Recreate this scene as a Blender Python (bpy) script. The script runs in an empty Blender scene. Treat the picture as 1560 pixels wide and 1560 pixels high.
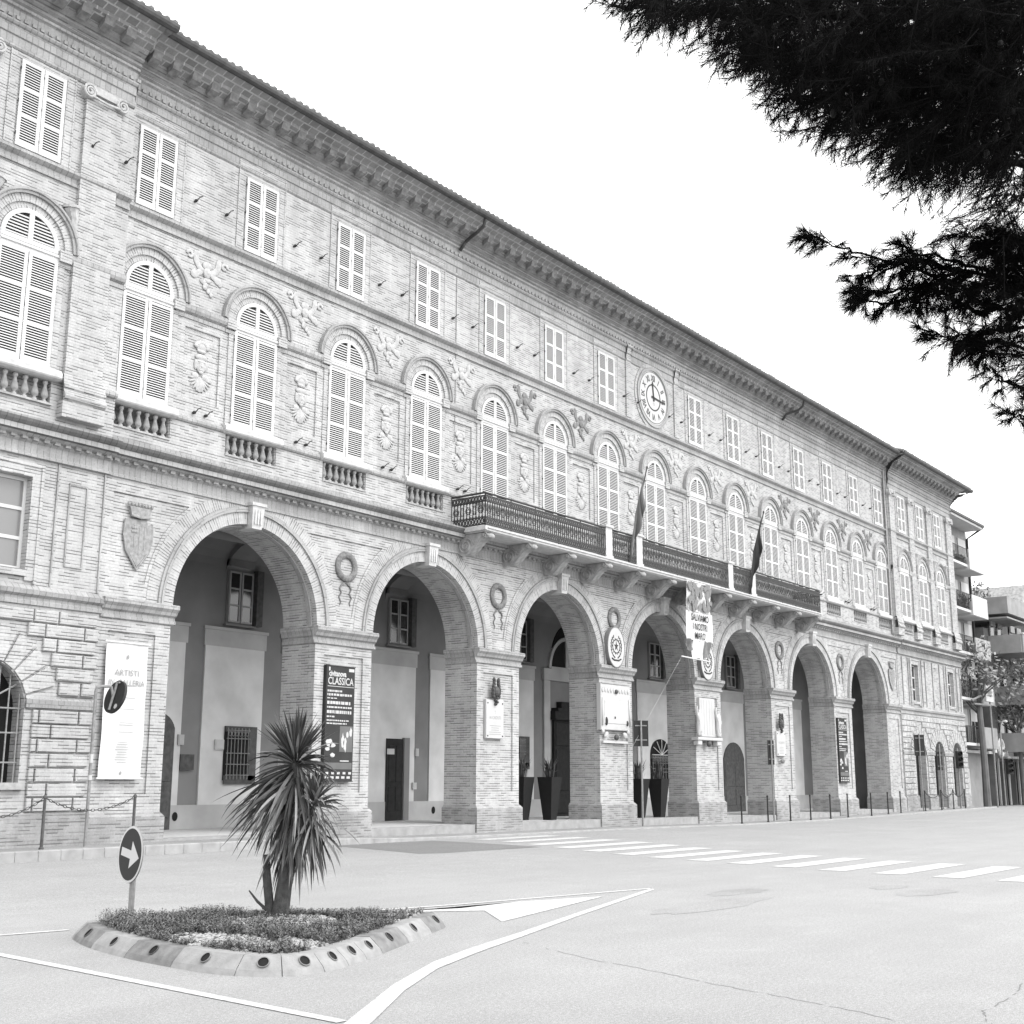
import bpy, math, random, bisect
from math import sin, cos, pi, radians, sqrt, atan2
from mathutils import Vector, Matrix
from mathutils.geometry import delaunay_2d_cdt
random.seed(7)
sc = bpy.context.scene
COL = sc.collection
# ------------------------------------------------------------------ camera
CAMP = Vector((0.0, -24.07, 1.63))
yaw, pitch, roll = radians(52.982), radians(12.2205), radians(0.1152)
FW = Vector((cos(pitch)*sin(yaw), cos(pitch)*cos(yaw), sin(pitch)))
R0 = Vector((cos(yaw), -sin(yaw), 0)); U0 = R0.cross(FW)
RT = cos(roll)*R0 + sin(roll)*U0; UP = -sin(roll)*R0 + cos(roll)*U0
cd = bpy.data.cameras.new('camera'); cam = bpy.data.objects.new('camera', cd); COL.objects.link(cam)
cd.sensor_width = 36; cd.lens = 1900*36/1560; cd.clip_start = .1; cd.clip_end = 3000
m3 = Matrix((RT, UP, -FW)).transposed()
cam.matrix_world = Matrix.Translation(CAMP) @ m3.to_4x4()
sc.camera = cam
def sight(px, py, d):                       # a point of the place seen in this direction, d metres off
    v = FW + RT*((px-780)/1900) + UP*((780-py)/1900)
    return CAMP + v.normalized()*d
# ------------------------------------------------------------------ materials (the photograph is black and white)
def newmat(name):
    m = bpy.data.materials.new(name); m.use_nodes = True
    nt = m.node_tree; b = nt.nodes['Principled BSDF']
    return m, nt, b
def N(nt, t, **kw):
    n = nt.nodes.new(t)
    for k, v in kw.items(): setattr(n, k, v)
    return n
def g(v): return (v, v, v, 1)
def plain(name, v, rough=.7, var=.12, scale=6., metal=0., bump=0., bscale=60., spec=.35):
    m, nt, b = newmat(name)
    tc = N(nt, 'ShaderNodeTexCoord'); nz = N(nt, 'ShaderNodeTexNoise'); nz.inputs['Scale'].default_value = scale
    nz.inputs['Detail'].default_value = 6
    nt.links.new(tc.outputs['Object'], nz.inputs['Vector'])
    r = N(nt, 'ShaderNodeMapRange'); r.inputs[1].default_value = .3; r.inputs[2].default_value = .7
    r.inputs[3].default_value = v*(1-var); r.inputs[4].default_value = min(.95, v*(1+var))
    nt.links.new(nz.outputs['Fac'], r.inputs[0]); nt.links.new(r.outputs[0], b.inputs['Base Color'])
    b.inputs['Roughness'].default_value = rough; b.inputs['Metallic'].default_value = metal; b.inputs['Specular IOR Level'].default_value = spec
    if bump:
        n2 = N(nt, 'ShaderNodeTexNoise'); n2.inputs['Scale'].default_value = bscale; n2.inputs['Detail'].default_value = 4
        nt.links.new(tc.outputs['Object'], n2.inputs['Vector'])
        bp = N(nt, 'ShaderNodeBump'); bp.inputs['Strength'].default_value = bump; bp.inputs['Distance'].default_value = .02
        nt.links.new(n2.outputs['Fac'], bp.inputs['Height']); nt.links.new(bp.outputs[0], b.inputs['Normal'])
    return m
def brickmat(name, v, dark=.80, mort=.34, bw=.26, rh=.072, ms=.011, stain=.18, mmin=.12, seed=0., vj=.35):
    m, nt, b = newmat(name)
    L = nt.links.new
    uv = N(nt, 'ShaderNodeUVMap'); uv.uv_map = 'UVMap'
    tc = N(nt, 'ShaderNodeTexCoord')
    wob = N(nt, 'ShaderNodeTexNoise'); wob.inputs['Scale'].default_value = 5.; L(uv.outputs[0], wob.inputs['Vector'])
    wm = N(nt, 'ShaderNodeVectorMath', operation='MULTIPLY_ADD')
    L(wob.outputs['Color'], wm.inputs[0]); wm.inputs[1].default_value = (.02, .006, 0); L(uv.outputs[0], wm.inputs[2])
    br = N(nt, 'ShaderNodeTexBrick'); br.offset = .5
    L(wm.outputs[0], br.inputs['Vector'])
    br.inputs['Scale'].default_value = 1; br.inputs['Brick Width'].default_value = bw; br.inputs['Row Height'].default_value = rh
    br.inputs['Mortar Size'].default_value = ms; br.inputs['Mortar Smooth'].default_value = .25; br.inputs['Bias'].default_value = -.35
    br.inputs['Color1'].default_value = g(v); br.inputs['Color2'].default_value = g(v*dark); br.inputs['Mortar'].default_value = g(v)
    # mortar joints: deep and dark in places, flush in others
    mp = N(nt, 'ShaderNodeMapping'); mp.inputs['Scale'].default_value = (4.5, 14, 1); mp.inputs['Location'].default_value = (seed, seed, 0)
    L(uv.outputs[0], mp.inputs['Vector'])
    sv = N(nt, 'ShaderNodeVectorMath', operation='ADD'); L(wm.outputs[0], sv.inputs[0]); sv.inputs[1].default_value = (0, rh*.5+ms*.5, 0)
    b2 = N(nt, 'ShaderNodeTexBrick'); b2.offset = .5; L(sv.outputs[0], b2.inputs['Vector']); b2.inputs['Scale'].default_value = 1; b2.inputs['Brick Width'].default_value = bw; b2.inputs['Row Height'].default_value = rh; b2.inputs['Mortar Size'].default_value = 0
    b2.inputs['Color1'].default_value = g(0); b2.inputs['Color2'].default_value = g(1); b2.inputs['Mortar'].default_value = g(.5)
    n0 = N(nt, 'ShaderNodeTexNoise'); n0.inputs['Scale'].default_value = 1.; n0.inputs['Detail'].default_value = 3; L(mp.outputs[0], n0.inputs['Vector'])
    n1 = N(nt, 'ShaderNodeMix', data_type='FLOAT'); n1.inputs['Factor'].default_value = .42; L(b2.outputs['Color'], n1.inputs['A']); L(n0.outputs['Fac'], n1.inputs['B'])
    r1 = N(nt, 'ShaderNodeMapRange'); r1.inputs[1].default_value = .40; r1.inputs[2].default_value = .66; r1.inputs[3].default_value = mmin; r1.inputs[4].default_value = 1.
    L(n1.outputs['Result'], r1.inputs[0])
    hb = N(nt, 'ShaderNodeTexBrick'); L(wm.outputs[0], hb.inputs['Vector']); hb.inputs['Scale'].default_value = 1; hb.inputs['Brick Width'].default_value = 900; hb.inputs['Row Height'].default_value = rh; hb.inputs['Mortar Size'].default_value = ms*1.15; hb.inputs['Mortar Smooth'].default_value = .25
    hv = N(nt, 'ShaderNodeMath', operation='MULTIPLY'); L(br.outputs['Fac'], hv.inputs[0]); hv.inputs[1].default_value = vj
    hm = N(nt, 'ShaderNodeMath', operation='MAXIMUM'); L(hv.outputs[0], hm.inputs[0]); L(hb.outputs['Fac'], hm.inputs[1])
    mf = N(nt, 'ShaderNodeMath', operation='MULTIPLY'); L(hm.outputs[0], mf.inputs[0]); L(r1.outputs[0], mf.inputs[1])
    mx = N(nt, 'ShaderNodeMix', data_type='RGBA'); L(mf.outputs[0], mx.inputs['Factor']); L(br.outputs['Color'], mx.inputs['A']); mx.inputs['B'].default_value = g(v*mort)
    # weathering
    n2 = N(nt, 'ShaderNodeTexNoise'); n2.inputs['Scale'].default_value = .55; n2.inputs['Detail'].default_value = 8; n2.inputs['Roughness'].default_value = .65
    L(tc.outputs['Object'], n2.inputs['Vector'])
    r2 = N(nt, 'ShaderNodeMapRange'); r2.inputs[1].default_value = .3; r2.inputs[2].default_value = .72; r2.inputs[3].default_value = 1+stain*.6; r2.inputs[4].default_value = 1-stain
    L(n2.outputs['Fac'], r2.inputs[0])
    n3 = N(nt, 'ShaderNodeTexNoise'); n3.inputs['Scale'].default_value = 26.; n3.inputs['Detail'].default_value = 3; L(tc.outputs['Object'], n3.inputs['Vector'])
    r3 = N(nt, 'ShaderNodeMapRange'); r3.inputs[1].default_value = .3; r3.inputs[2].default_value = .7; r3.inputs[3].default_value = .88; r3.inputs[4].default_value = 1.08
    L(n3.outputs['Fac'], r3.inputs[0])
    m4 = N(nt, 'ShaderNodeMapping'); m4.inputs['Scale'].default_value = (3.4, .22, 1); L(uv.outputs[0], m4.inputs['Vector'])
    n4 = N(nt, 'ShaderNodeTexNoise'); n4.inputs['Scale'].default_value = 1.; n4.inputs['Detail'].default_value = 5; L(m4.outputs[0], n4.inputs['Vector'])
    r4 = N(nt, 'ShaderNodeMapRange'); r4.inputs[1].default_value = .35; r4.inputs[2].default_value = .7; r4.inputs[3].default_value = 1.03; r4.inputs[4].default_value = .86
    L(n4.outputs['Fac'], r4.inputs[0])
    m5 = N(nt, 'ShaderNodeMath', operation='MULTIPLY'); L(r2.outputs[0], m5.inputs[0]); L(r4.outputs[0], m5.inputs[1])
    mm = N(nt, 'ShaderNodeMath', operation='MULTIPLY'); L(m5.outputs[0], mm.inputs[0]); L(r3.outputs[0], mm.inputs[1])
    vm = N(nt, 'ShaderNodeVectorMath', operation='SCALE'); L(mx.outputs['Result'], vm.inputs[0]); L(mm.outputs[0], vm.inputs['Scale'])
    L(vm.outputs[0], b.inputs['Base Color']); b.inputs['Roughness'].default_value = .9
    bp = N(nt, 'ShaderNodeBump'); bp.invert = True; bp.inputs['Strength'].default_value = .5; bp.inputs['Distance'].default_value = .012
    L(mf.outputs[0], bp.inputs['Height']); L(bp.outputs[0], b.inputs['Normal'])
    return m
M = {}
M['brick'] = brickmat('brick', .41, dark=.85, mort=.27, ms=.0095, mmin=.2)
M['brick_base'] = brickmat('brick_base', .30, mort=.45, stain=.35, seed=3)
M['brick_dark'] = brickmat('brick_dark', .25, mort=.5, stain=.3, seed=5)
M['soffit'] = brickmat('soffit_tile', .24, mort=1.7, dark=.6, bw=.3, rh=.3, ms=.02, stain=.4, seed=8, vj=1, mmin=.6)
M['terracotta'] = plain('terracotta', .38, .85, .2, 9, bump=.25)
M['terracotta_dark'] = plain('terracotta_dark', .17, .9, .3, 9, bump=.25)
M['moulding'] = brickmat('moulding_brick', .33, mort=.6, bw=.15, rh=.4, ms=.012, stain=.3, seed=11, vj=1, mmin=.4)
M['moulding_shaded'] = brickmat('shaded_moulding', .15, mort=.6, bw=.15, rh=.4, ms=.012, stain=.4, seed=12, vj=1, mmin=.4)  # down-facing cornice bands: their shade is put into the colour, besides the stains
M['stone'] = plain('stone', .44, .8, .14, 7, bump=.2)
M['stone_worn'] = plain('stone_worn', .29, .85, .3, 5, bump=.3)
M['marble'] = plain('marble', .42, .5, .05, 3)
M['bronze'] = plain('bronze', .05, .5, .4, 20)
M['white'] = plain('white_paint', .47, .6, .03, 4)
M['frame'] = plain('window_frame_paint', .55, .6, .05, 4)
M['frame_grey'] = plain('window_frame_grey', .30, .6, .05, 4)
M['void'] = plain('dark_room', .008, .9, .1, 4)
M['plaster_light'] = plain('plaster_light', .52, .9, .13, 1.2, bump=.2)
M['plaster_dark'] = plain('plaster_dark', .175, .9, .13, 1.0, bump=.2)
M['plaster_mid'] = plain('plaster_mid', .37, .9, .14, 1.2, bump=.2)
M['wood'] = plain('dark_wood', .016, .85, .3, 8)
M['wood_mid'] = plain('wood_mid', .07, .8, .3, 8)
M['iron'] = plain('wrought_iron', .035, .55, .3, 15)
M['iron_light'] = plain('galvanised_iron', .2, .5, .2, 15)
M['pot'] = plain('planter_plastic', .006, .8, .2, 8)
M['black'] = plain('black_paint', .018, .5, .2, 10)
M['signdark'] = plain('sign_blue_field', .022, .7, .06, 10)
M['concrete'] = plain('kerb_concrete', .255, .9, .15, 9, bump=.3)
M['concrete_dark'] = plain('kerb_dark_paint', .165, .9, .25, 9, bump=.3)
M['kerbstone'] = plain('kerbstone', .27, .85, .15, 4, bump=.2)
M['soil'] = plain('soil', .09, 1., .4, 14, bump=.6)
M['leaf'] = plain('strap_leaf', .045, .45, .45, 5)
M['leaf_pale'] = plain('strap_leaf_pale', .20, .6, .3, 5)
M['leaf_dead'] = plain('strap_leaf_dry', .12, .7, .4, 5)
M['bark'] = plain('bark', .05, .95, .4, 14, bump=.6)
M['pine_bark'] = plain('pine_bark', .010, .95, .4, 14, bump=.4, spec=.1)
M['needle'] = plain('pine_needle', .0045, .9, .4, 2, spec=.08)
M['needle_light'] = plain('pine_needle_young', .009, .9, .4, 2, spec=.08)
M['cover'] = plain('ground_cover_leaf', .15, .7, .45, 7)
M['cover_dark'] = plain('ground_cover_dark', .075, .7, .45, 7)
M['pebble'] = plain('pale_pebble', .31, .8, .2, 30)
M['cloth_white'] = plain('banner_cloth', .55, .7, .02, 3)
M['ink_faint'] = plain('faint_ink', .25, .7, .1, 30)
M['ink'] = plain('dark_ink', .03, .7, .1, 30)
M['ink_grey'] = plain('grey_ink', .16, .7, .1, 30)
M['poster'] = plain('poster_dark', .03, .85, .25, 2)
M['poster_mid'] = plain('poster_mid', .11, .85, .2, 2)
M['green_cloth'] = plain('flag_green', .12, .7, .1, 5)
M['red_cloth'] = plain('flag_red', .15, .7, .1, 5)
M['blue_cloth'] = plain('flag_blue', .025, .7, .2, 5)
M['render_grey'] = plain('render_grey', .24, .9, .15, 1.5)
M['render_white'] = plain('render_white', .46, .9, .06, 1.5)
M['render_dark'] = plain('render_dark', .11, .9, .2, 1.5)
M['gutter_metal'] = plain('gutter_metal', .06, .6, .3, 6)
M['wreath_light'] = plain('greyed_terracotta', .24, .9, .25, 12, bump=.3)
M['foliage'] = plain('street_tree_leaf', .19, .7, .5, 3)
M['wreath'] = plain('weathered_terracotta', .16, .9, .3, 12, bump=.3)
def paintmat(name, v):
    m, nt, b = newmat(name); L = nt.links.new
    tc = N(nt, 'ShaderNodeTexCoord'); n = N(nt, 'ShaderNodeTexNoise'); n.inputs['Scale'].default_value = 16; n.inputs['Detail'].default_value = 8; n.inputs['Roughness'].default_value = .7
    L(tc.outputs['Object'], n.inputs['Vector'])
    r = N(nt, 'ShaderNodeMapRange'); r.inputs[1].default_value = .36; r.inputs[2].default_value = .58; r.inputs[3].default_value = v*.60; r.inputs[4].default_value = v
    L(n.outputs['Fac'], r.inputs[0]); L(r.outputs[0], b.inputs['Base Color']); b.inputs['Roughness'].default_value = .8
    return m
M['marking'] = paintmat('road_paint', .52)
def asphalt(name, v, coarse=.10):
    m, nt, b = newmat(name); L = nt.links.new
    tc = N(nt, 'ShaderNodeTexCoord')
    def noise(s, d, ro, lo, hi, a, c, warp=None):
        n = N(nt, 'ShaderNodeTexNoise'); n.inputs['Scale'].default_value = s; n.inputs['Detail'].default_value = d; n.inputs['Roughness'].default_value = ro
        if warp:
            mp = N(nt, 'ShaderNodeMapping'); mp.inputs['Scale'].default_value = warp; mp.inputs['Rotation'].default_value = (0, 0, .25)
            L(tc.outputs['Object'], mp.inputs['Vector']); L(mp.outputs[0], n.inputs['Vector'])
        else: L(tc.outputs['Object'], n.inputs['Vector'])
        r = N(nt, 'ShaderNodeMapRange'); r.inputs[1].default_value = lo; r.inputs[2].default_value = hi; r.inputs[3].default_value = a; r.inputs[4].default_value = c
        L(n.outputs['Fac'], r.inputs[0]); return r.outputs[0], n
    a, _ = noise(.35, 7, .6, .3, .7, 1-coarse*.6, 1+coarse*.5)
    w, _ = noise(1., 5, .6, .35, .7, .955, 1.04, (.18, 1.1, 1))      # wear along the wheel tracks
    s, sn = noise(95, 2, .5, .3, .7, .62, 1.38)                     # aggregate
    s2, _ = noise(28, 3, .6, .3, .7, .80, 1.16)
    p = None
    pt, _ = noise(1.7, 6, .7, .5, .72, 1.0, 1.09)                     # bleached, worn-through spots
    dk, _ = noise(.9, 8, .75, .56, .74, 1.0, .90)                     # old oil and tyre dirt
    for o in (a, w, s, s2, pt, dk):
        if p is None: p = o
        else:
            k = N(nt, 'ShaderNodeMath', operation='MULTIPLY'); L(p, k.inputs[0]); L(o, k.inputs[1]); p = k.outputs[0]
    k = N(nt, 'ShaderNodeMath', operation='MULTIPLY'); L(p, k.inputs[0]); k.inputs[1].default_value = v
    L(k.outputs[0], b.inputs['Base Color']); b.inputs['Roughness'].default_value = .92
    bp = N(nt, 'ShaderNodeBump'); bp.inputs['Strength'].default_value = .25; bp.inputs['Distance'].default_value = .006
    L(sn.outputs['Fac'], bp.inputs['Height']); L(bp.outputs[0], b.inputs['Normal'])
    return m
M['asphalt'] = asphalt('asphalt', .262)
M['asphalt_patch'] = asphalt('asphalt_patch', .15)
M['asphalt_worn'] = asphalt('asphalt_worn', .245, .25)
M['paving'] = asphalt('paving', .215, .2)
mg, nt_, b_ = newmat('window_glass'); b_.inputs['Base Color'].default_value = g(.02); b_.inputs['Roughness'].default_value = .08; b_.inputs['Specular IOR Level'].default_value = .6
M['glass'] = mg
mg, nt_, b_ = newmat('curtained_glass'); b_.inputs['Base Color'].default_value = g(.16); b_.inputs['Roughness'].default_value = .15
M['glass_pale'] = mg
# ------------------------------------------------------------------ mesh builder
class MB:
    def __init__(s): s.v = []; s.f = []; s.u = []; s.m = []
    def add(s, vs, fs, m=0, uvs=None):
        o = len(s.v); s.v.extend([tuple(p) for p in vs])
        for i, f in enumerate(fs):
            s.f.append([o+k for k in f]); s.m.append(m); s.u.append(uvs[i] if uvs else None)
    def quad(s, a, b, c, d, m=0, uv=None): s.add([a, b, c, d], [(0, 1, 2, 3)], m, [uv] if uv else None)
    def box(s, x0, x1, y0, y1, z0, z1, m=0):
        s.add([(x0,y0,z0),(x1,y0,z0),(x1,y1,z0),(x0,y1,z0),(x0,y0,z1),(x1,y0,z1),(x1,y1,z1),(x0,y1,z1)],
              [(0,3,2,1),(4,5,6,7),(0,1,5,4),(1,2,6,5),(2,3,7,6),(3,0,4,7)], m)
    def bevbox(s, x0, x1, y0, y1, z0, z1, e=.01, m=0):     # block whose front (-y) edges are chamfered
        s.add([(x0,y1,z0),(x1,y1,z0),(x1,y1,z1),(x0,y1,z1),(x0,y0+e,z0),(x1,y0+e,z0),(x1,y0+e,z1),(x0,y0+e,z1),
               (x0+e,y0,z0+e),(x1-e,y0,z0+e),(x1-e,y0,z1-e),(x0+e,y0,z1-e)],
              [(0,4,7,3),(1,2,6,5),(0,1,5,4),(3,7,6,2),(4,5,9,8),(5,6,10,9),(6,7,11,10),(7,4,8,11),(8,9,10,11)], m)
    def prism(s, poly, y0, y1, m=0, cap=True):             # poly in (x,z) ccw seen from -y, front at y0
        n = len(poly); vs = [(x, y0, z) for x, z in poly]+[(x, y1, z) for x, z in poly]
        fs = [(i, i+n, (i+1) % n+n, (i+1) % n) for i in range(n)]
        if cap: fs += [tuple(range(n)), tuple(range(2*n-1, n-1, -1))]
        s.add(vs, fs, m)
    def prof(s, pts, x0, x1, m=0, caps=True):              # moulding: pts (off, z), run along x, front is y=-off
        n = len(pts); vs = [(x0, -o, z) for o, z in pts]+[(x1, -o, z) for o, z in pts]
        fs = [(i, i+n, i+1+n, i+1) for i in range(n-1)]
        fs = [(i, i+1, i+1+n, i+n)[::-1] for i in range(n-1)]
        if caps: fs += [tuple(range(n)), tuple(range(2*n-1, n-1, -1))]
        s.add(vs, fs, m)
    def tube(s, pts, rad, k=6, m=0, caps=True):
        pts = [Vector(p) for p in pts]; n = len(pts); rr = rad if isinstance(rad, (list, tuple)) else [rad]*n
        vs = []; up = None
        for i, p in enumerate(pts):
            d = (pts[min(i+1, n-1)]-pts[max(i-1, 0)]).normalized()
            if up is None: up = d.orthogonal().normalized()
            up = (up-d*up.dot(d));  up = up.normalized() if up.length > 1e-6 else d.orthogonal().normalized()
            w = d.cross(up)
            for j in range(k):
                a = 2*pi*j/k; vs.append(p+(up*cos(a)+w*sin(a))*rr[i])
        fs = [(i*k+j, i*k+(j+1) % k, (i+1)*k+(j+1) % k, (i+1)*k+j) for i in range(n-1) for j in range(k)]
        if caps: fs += [tuple(range(k-1, -1, -1)), tuple((n-1)*k+j for j in range(k))]
        s.add(vs, fs, m)
    def lathe(s, prof, cx, cy, z0=0, k=16, m=0):           # prof (r,z)
        vs = [(cx+r*cos(2*pi*j/k), cy+r*sin(2*pi*j/k), z0+z) for r, z in prof for j in range(k)]; n = len(prof)
        fs = [(i*k+j, i*k+(j+1) % k, (i+1)*k+(j+1) % k, (i+1)*k+j) for i in range(n-1) for j in range(k)]
        fs += [tuple(range(k-1, -1, -1)), tuple((n-1)*k+j for j in range(k))]
        s.add(vs, fs, m)
    def ell(s, c, r, k=10, n=6, m=0, rot=0.):              # ellipsoid, rot about y
        vs = []; cr, sr = cos(rot), sin(rot)
        for i in range(n+1):
            t = pi*i/n
            for j in range(k):
                a = 2*pi*j/k; x, y, z = r[0]*sin(t)*cos(a), r[1]*sin(t)*sin(a), r[2]*cos(t)
                vs.append((c[0]+x*cr+z*sr, c[1]+y, c[2]-x*sr+z*cr))
        s.add(vs, [(i*k+j, (i+1)*k+j, (i+1)*k+(j+1) % k, i*k+(j+1) % k) for i in range(n) for j in range(k)], m)
    def ring(s, cx, cz, r0, r1, y0, y1, a0=0., a1=pi, k=48, m=0, uvk=True, ends=True):   # arch ring in the xz plane, front y0
        vs = []; fs = []; us = []
        for i in range(k+1):
            a = a0+(a1-a0)*i/k; c, q = cos(a), sin(a)
            vs += [(cx+r0*c, y0, cz+r0*q), (cx+r1*c, y0, cz+r1*q), (cx+r1*c, y1, cz+r1*q), (cx+r0*c, y1, cz+r0*q)]
        rm = (r0+r1)/2
        for i in range(k):
            b = 4*i; a = (a0+(a1-a0)*i/k)*rm; a2 = (a0+(a1-a0)*(i+1)/k)*rm; dy = abs(y1-y0)
            for (p, q_, U0_, U1_) in ((0, 1, r0, r1), (1, 2, r1, r1+dy), (3, 0, r0-dy, r0)):
                fs.append((b+q_, b+p, b+4+p, b+4+q_)); us.append([(U1_, a), (U0_, a), (U0_, a2), (U1_, a2)])
        if ends:
            fs += [(0, 1, 2, 3), (4*k+3, 4*k+2, 4*k+1, 4*k)]; us += [None, None]
        s.add(vs, fs, m, us)
    def text(s, body, xf, size, m=0, squash=1., depth=0., bold=0.):
        cu = bpy.data.curves.new('t', 'FONT'); cu.body = body; cu.size = size; cu.align_x = 'CENTER'; cu.extrude = depth; cu.offset = bold; cu.resolution_u = 3
        o = bpy.data.objects.new('t', cu); COL.objects.link(o)
        me = bpy.data.meshes.new_from_object(o.evaluated_get(bpy.context.evaluated_depsgraph_get()))
        s.add([xf(v.co.x*squash, v.co.y, v.co.z) for v in me.vertices], [tuple(p.vertices) for p in me.polygons], m)
        bpy.data.objects.remove(o); bpy.data.curves.remove(cu); bpy.data.meshes.remove(me)
    def mesh(s, name, mats, off=(0, 0, 0), smooth=False):
        me = bpy.data.meshes.new(name)
        ox, oy, oz = off
        me.from_pydata([(x-ox, y-oy, z-oz) for x, y, z in s.v], [], s.f)
        for mt in (mats if isinstance(mats, (list, tuple)) else [mats]): me.materials.append(M[mt] if isinstance(mt, str) else mt)
        me.polygons.foreach_set('material_index', s.m)
        uvl = me.uv_layers.new(name='UVMap'); data = []
        for p, u in zip(me.polygons, s.u):
            if u: 
                for q in u: data += q
            else:
                n = p.normal; ax = max(range(3), key=lambda i: abs(n[i]))
                for vi in p.vertices:
                    x, y, z = s.v[vi]
                    data += ((y, z), (x, z), (x, y))[ax]
        uvl.data.foreach_set('uv', data)
        if smooth: me.polygons.foreach_set('use_smooth', [True]*len(me.polygons))
        me.update(); return me
def put(name, me, parent=None, loc=(0, 0, 0), rot=None):
    o = bpy.data.objects.new(name, me); COL.objects.link(o); o.location = loc
    if rot: o.rotation_euler = rot
    if parent: o.parent = parent
    return o
def tag(o, label=None, cat=None, group=None, kind=None):
    if label: o['label'] = label
    if cat: o['category'] = cat
    if group: o['group'] = group
    if kind: o['kind'] = kind
    return o
def thing(name, loc, label, cat, group=None, rotz=0.):
    o = bpy.data.objects.new(name, None); COL.objects.link(o); o.location = loc; o.rotation_euler = (0, 0, rotz)
    o.empty_display_size = .2
    return tag(o, label, cat, group)
def part(name, mb, mats, parent, smooth=False):             # geometry given in the parent's own coordinates
    return put(name, mb.mesh(name, mats, (0, 0, 0), smooth), parent)
def islands(mb):
    par = list(range(len(mb.v)))
    def find(a):
        while par[a] != a: par[a] = par[par[a]]; a = par[a]
        return a
    for f in mb.f:
        for q in f[1:]: par[find(q)] = find(f[0])
    grp = {}
    for i, f in enumerate(mb.f): grp.setdefault(find(f[0]), []).append(i)
    for ids in grp.values():
        n = MB(); mp = {}
        for i in ids:
            for q in mb.f[i]:
                if q not in mp: mp[q] = len(n.v); n.v.append(mb.v[q])
            n.f.append([mp[q] for q in mb.f[i]]); n.u.append(mb.u[i]); n.m.append(mb.m[i])
        yield n
def parts(name, mb, mats, parent):                          # every separate piece is a part of its own
    for n in islands(mb): part(name, n, mats, parent)
def copy_tree(o, parent=None):
    c = o.copy(); COL.objects.link(c); c.parent = parent
    for ch in list(o.children): copy_tree(ch, c)
    return c
def lerp(tab, x):
    xs = [t[0] for t in tab]; i = bisect.bisect(xs, x)
    if i == 0: return tab[0][1]
    if i == len(tab): return tab[-1][1]
    (a, p), (b, q) = tab[i-1], tab[i]; return p+(q-p)*(x-a)/(b-a)
def inpoly(x, y, P):
    r = False; j = len(P)-1
    for i in range(len(P)):
        if (P[i][1] > y) != (P[j][1] > y) and x < (P[j][0]-P[i][0])*(y-P[i][1])/(P[j][1]-P[i][1])+P[i][0]: r = not r
        j = i
    return r
def wall_poly(mb, outline, holes, y, m=0):                  # holes: (poly, depth, back material index or None)
    vs = []; ed = []
    for P in [outline]+[h[0] for h in holes]:
        o = len(vs); vs += [Vector(p) for p in P]; n = len(P); ed += [(o+i, o+(i+1) % n) for i in range(n)]
    V, E, F, *_ = delaunay_2d_cdt(vs, ed, [], 0, 1e-5)
    fs = []
    for f in F:
        cx = sum(V[i].x for i in f)/len(f); cz = sum(V[i].y for i in f)/len(f)
        if inpoly(cx, cz, outline) and not any(inpoly(cx, cz, h[0]) for h in holes): fs.append(tuple(f))
    mb.add([(p.x, y, p.y) for p in V], fs, m)
    for P, d, bm_ in holes:
        n = len(P); mb.add([(x, y, z) for x, z in P]+[(x, y+d, z) for x, z in P], [((i+1) % n, i, i+n, (i+1) % n+n)[::-1] for i in range(n)], m)
        if bm_ is not None: mb.add([(x, y+d, z) for x, z in P], [tuple(range(n))], bm_)
def arch_poly(cx, w, z0, zs, r, n=24):                      # opening with a round head, ccw
    a = math.acos(min(1, w/r)) if r > w else 0
    pts = [(cx-w, z0), (cx+w, z0)]
    if zs > z0: pts.append((cx+w, zs))
    b0 = a; zc = zs-r*sin(a)
    for i in range(1, n): t = b0+(pi-2*b0)*i/n; pts.append((cx+r*cos(t), zc+r*sin(t)))
    pts.append((cx-w, zs)); return pts
def rect(x0, x1, z0, z1): return [(x0, z0), (x1, z0), (x1, z1), (x0, z1)]
# ------------------------------------------------------------------ levels along the front
X0, S = 13.8995, 3.4
def bay(i): return X0+S*i
AX = bay(8)
RT_ = [(6, .09), (18, .11), (26, .11), (34, .11), (40, .08), (45, .03), (52, .03), (58, .07), (66, .12), (76, .20), (95, .22)]
ET_ = [(21, .20), (25.5, .08), (30, .05), (60, .05), (64, .07), (95, .08)]
def road_z(x, y):
    t = min(1, max(0, (y+10)/8.5)); t = t*t*(3-2*t); return lerp(RT_, x)*t
def pave_z(x): return lerp(RT_, x)+lerp(ET_, x)
FLT = [(16, .34), (22, .36), (27, .39), (34, .40), (41, .35), (46, .28), (55, .28), (62, .31), (66, .33)]
def floor_z(x): return lerp(FLT, x)
# ------------------------------------------------------------------ ground
def grid(xs, ys, zf):
    mb = MB(); nx, ny = len(xs), len(ys)
    mb.add([(x, y, zf(x, y)) for y in ys for x in xs], [(j*nx+i, j*nx+i+1, (j+1)*nx+i+1, (j+1)*nx+i) for j in range(ny-1) for i in range(nx-1)])
    return mb
xs = [-600, -200, -60, -20]+[i*1.5 for i in range(-6, 68)]+[110, 150, 250, 700]
ys = [-500, -150, -60, -40, -30, -24]+[-22+i*.75 for i in range(0, 40)]+[12, 30, 80, 300, 700]
tag(put('road', grid(xs, ys, road_z).mesh('road', 'asphalt', smooth=True)), 'pale worn asphalt of the square and road', None, None, 'structure')
px_ = [4+i for i in range(0, 74)]
PY0 = -1.65
tag(put('pavement', grid(px_, [PY0+.22, -1, 0, 2, 5.2], lambda x, y: pave_z(x)).mesh('pavement', 'paving', smooth=True)), None, None, None, 'structure')
kb = MB()
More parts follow.
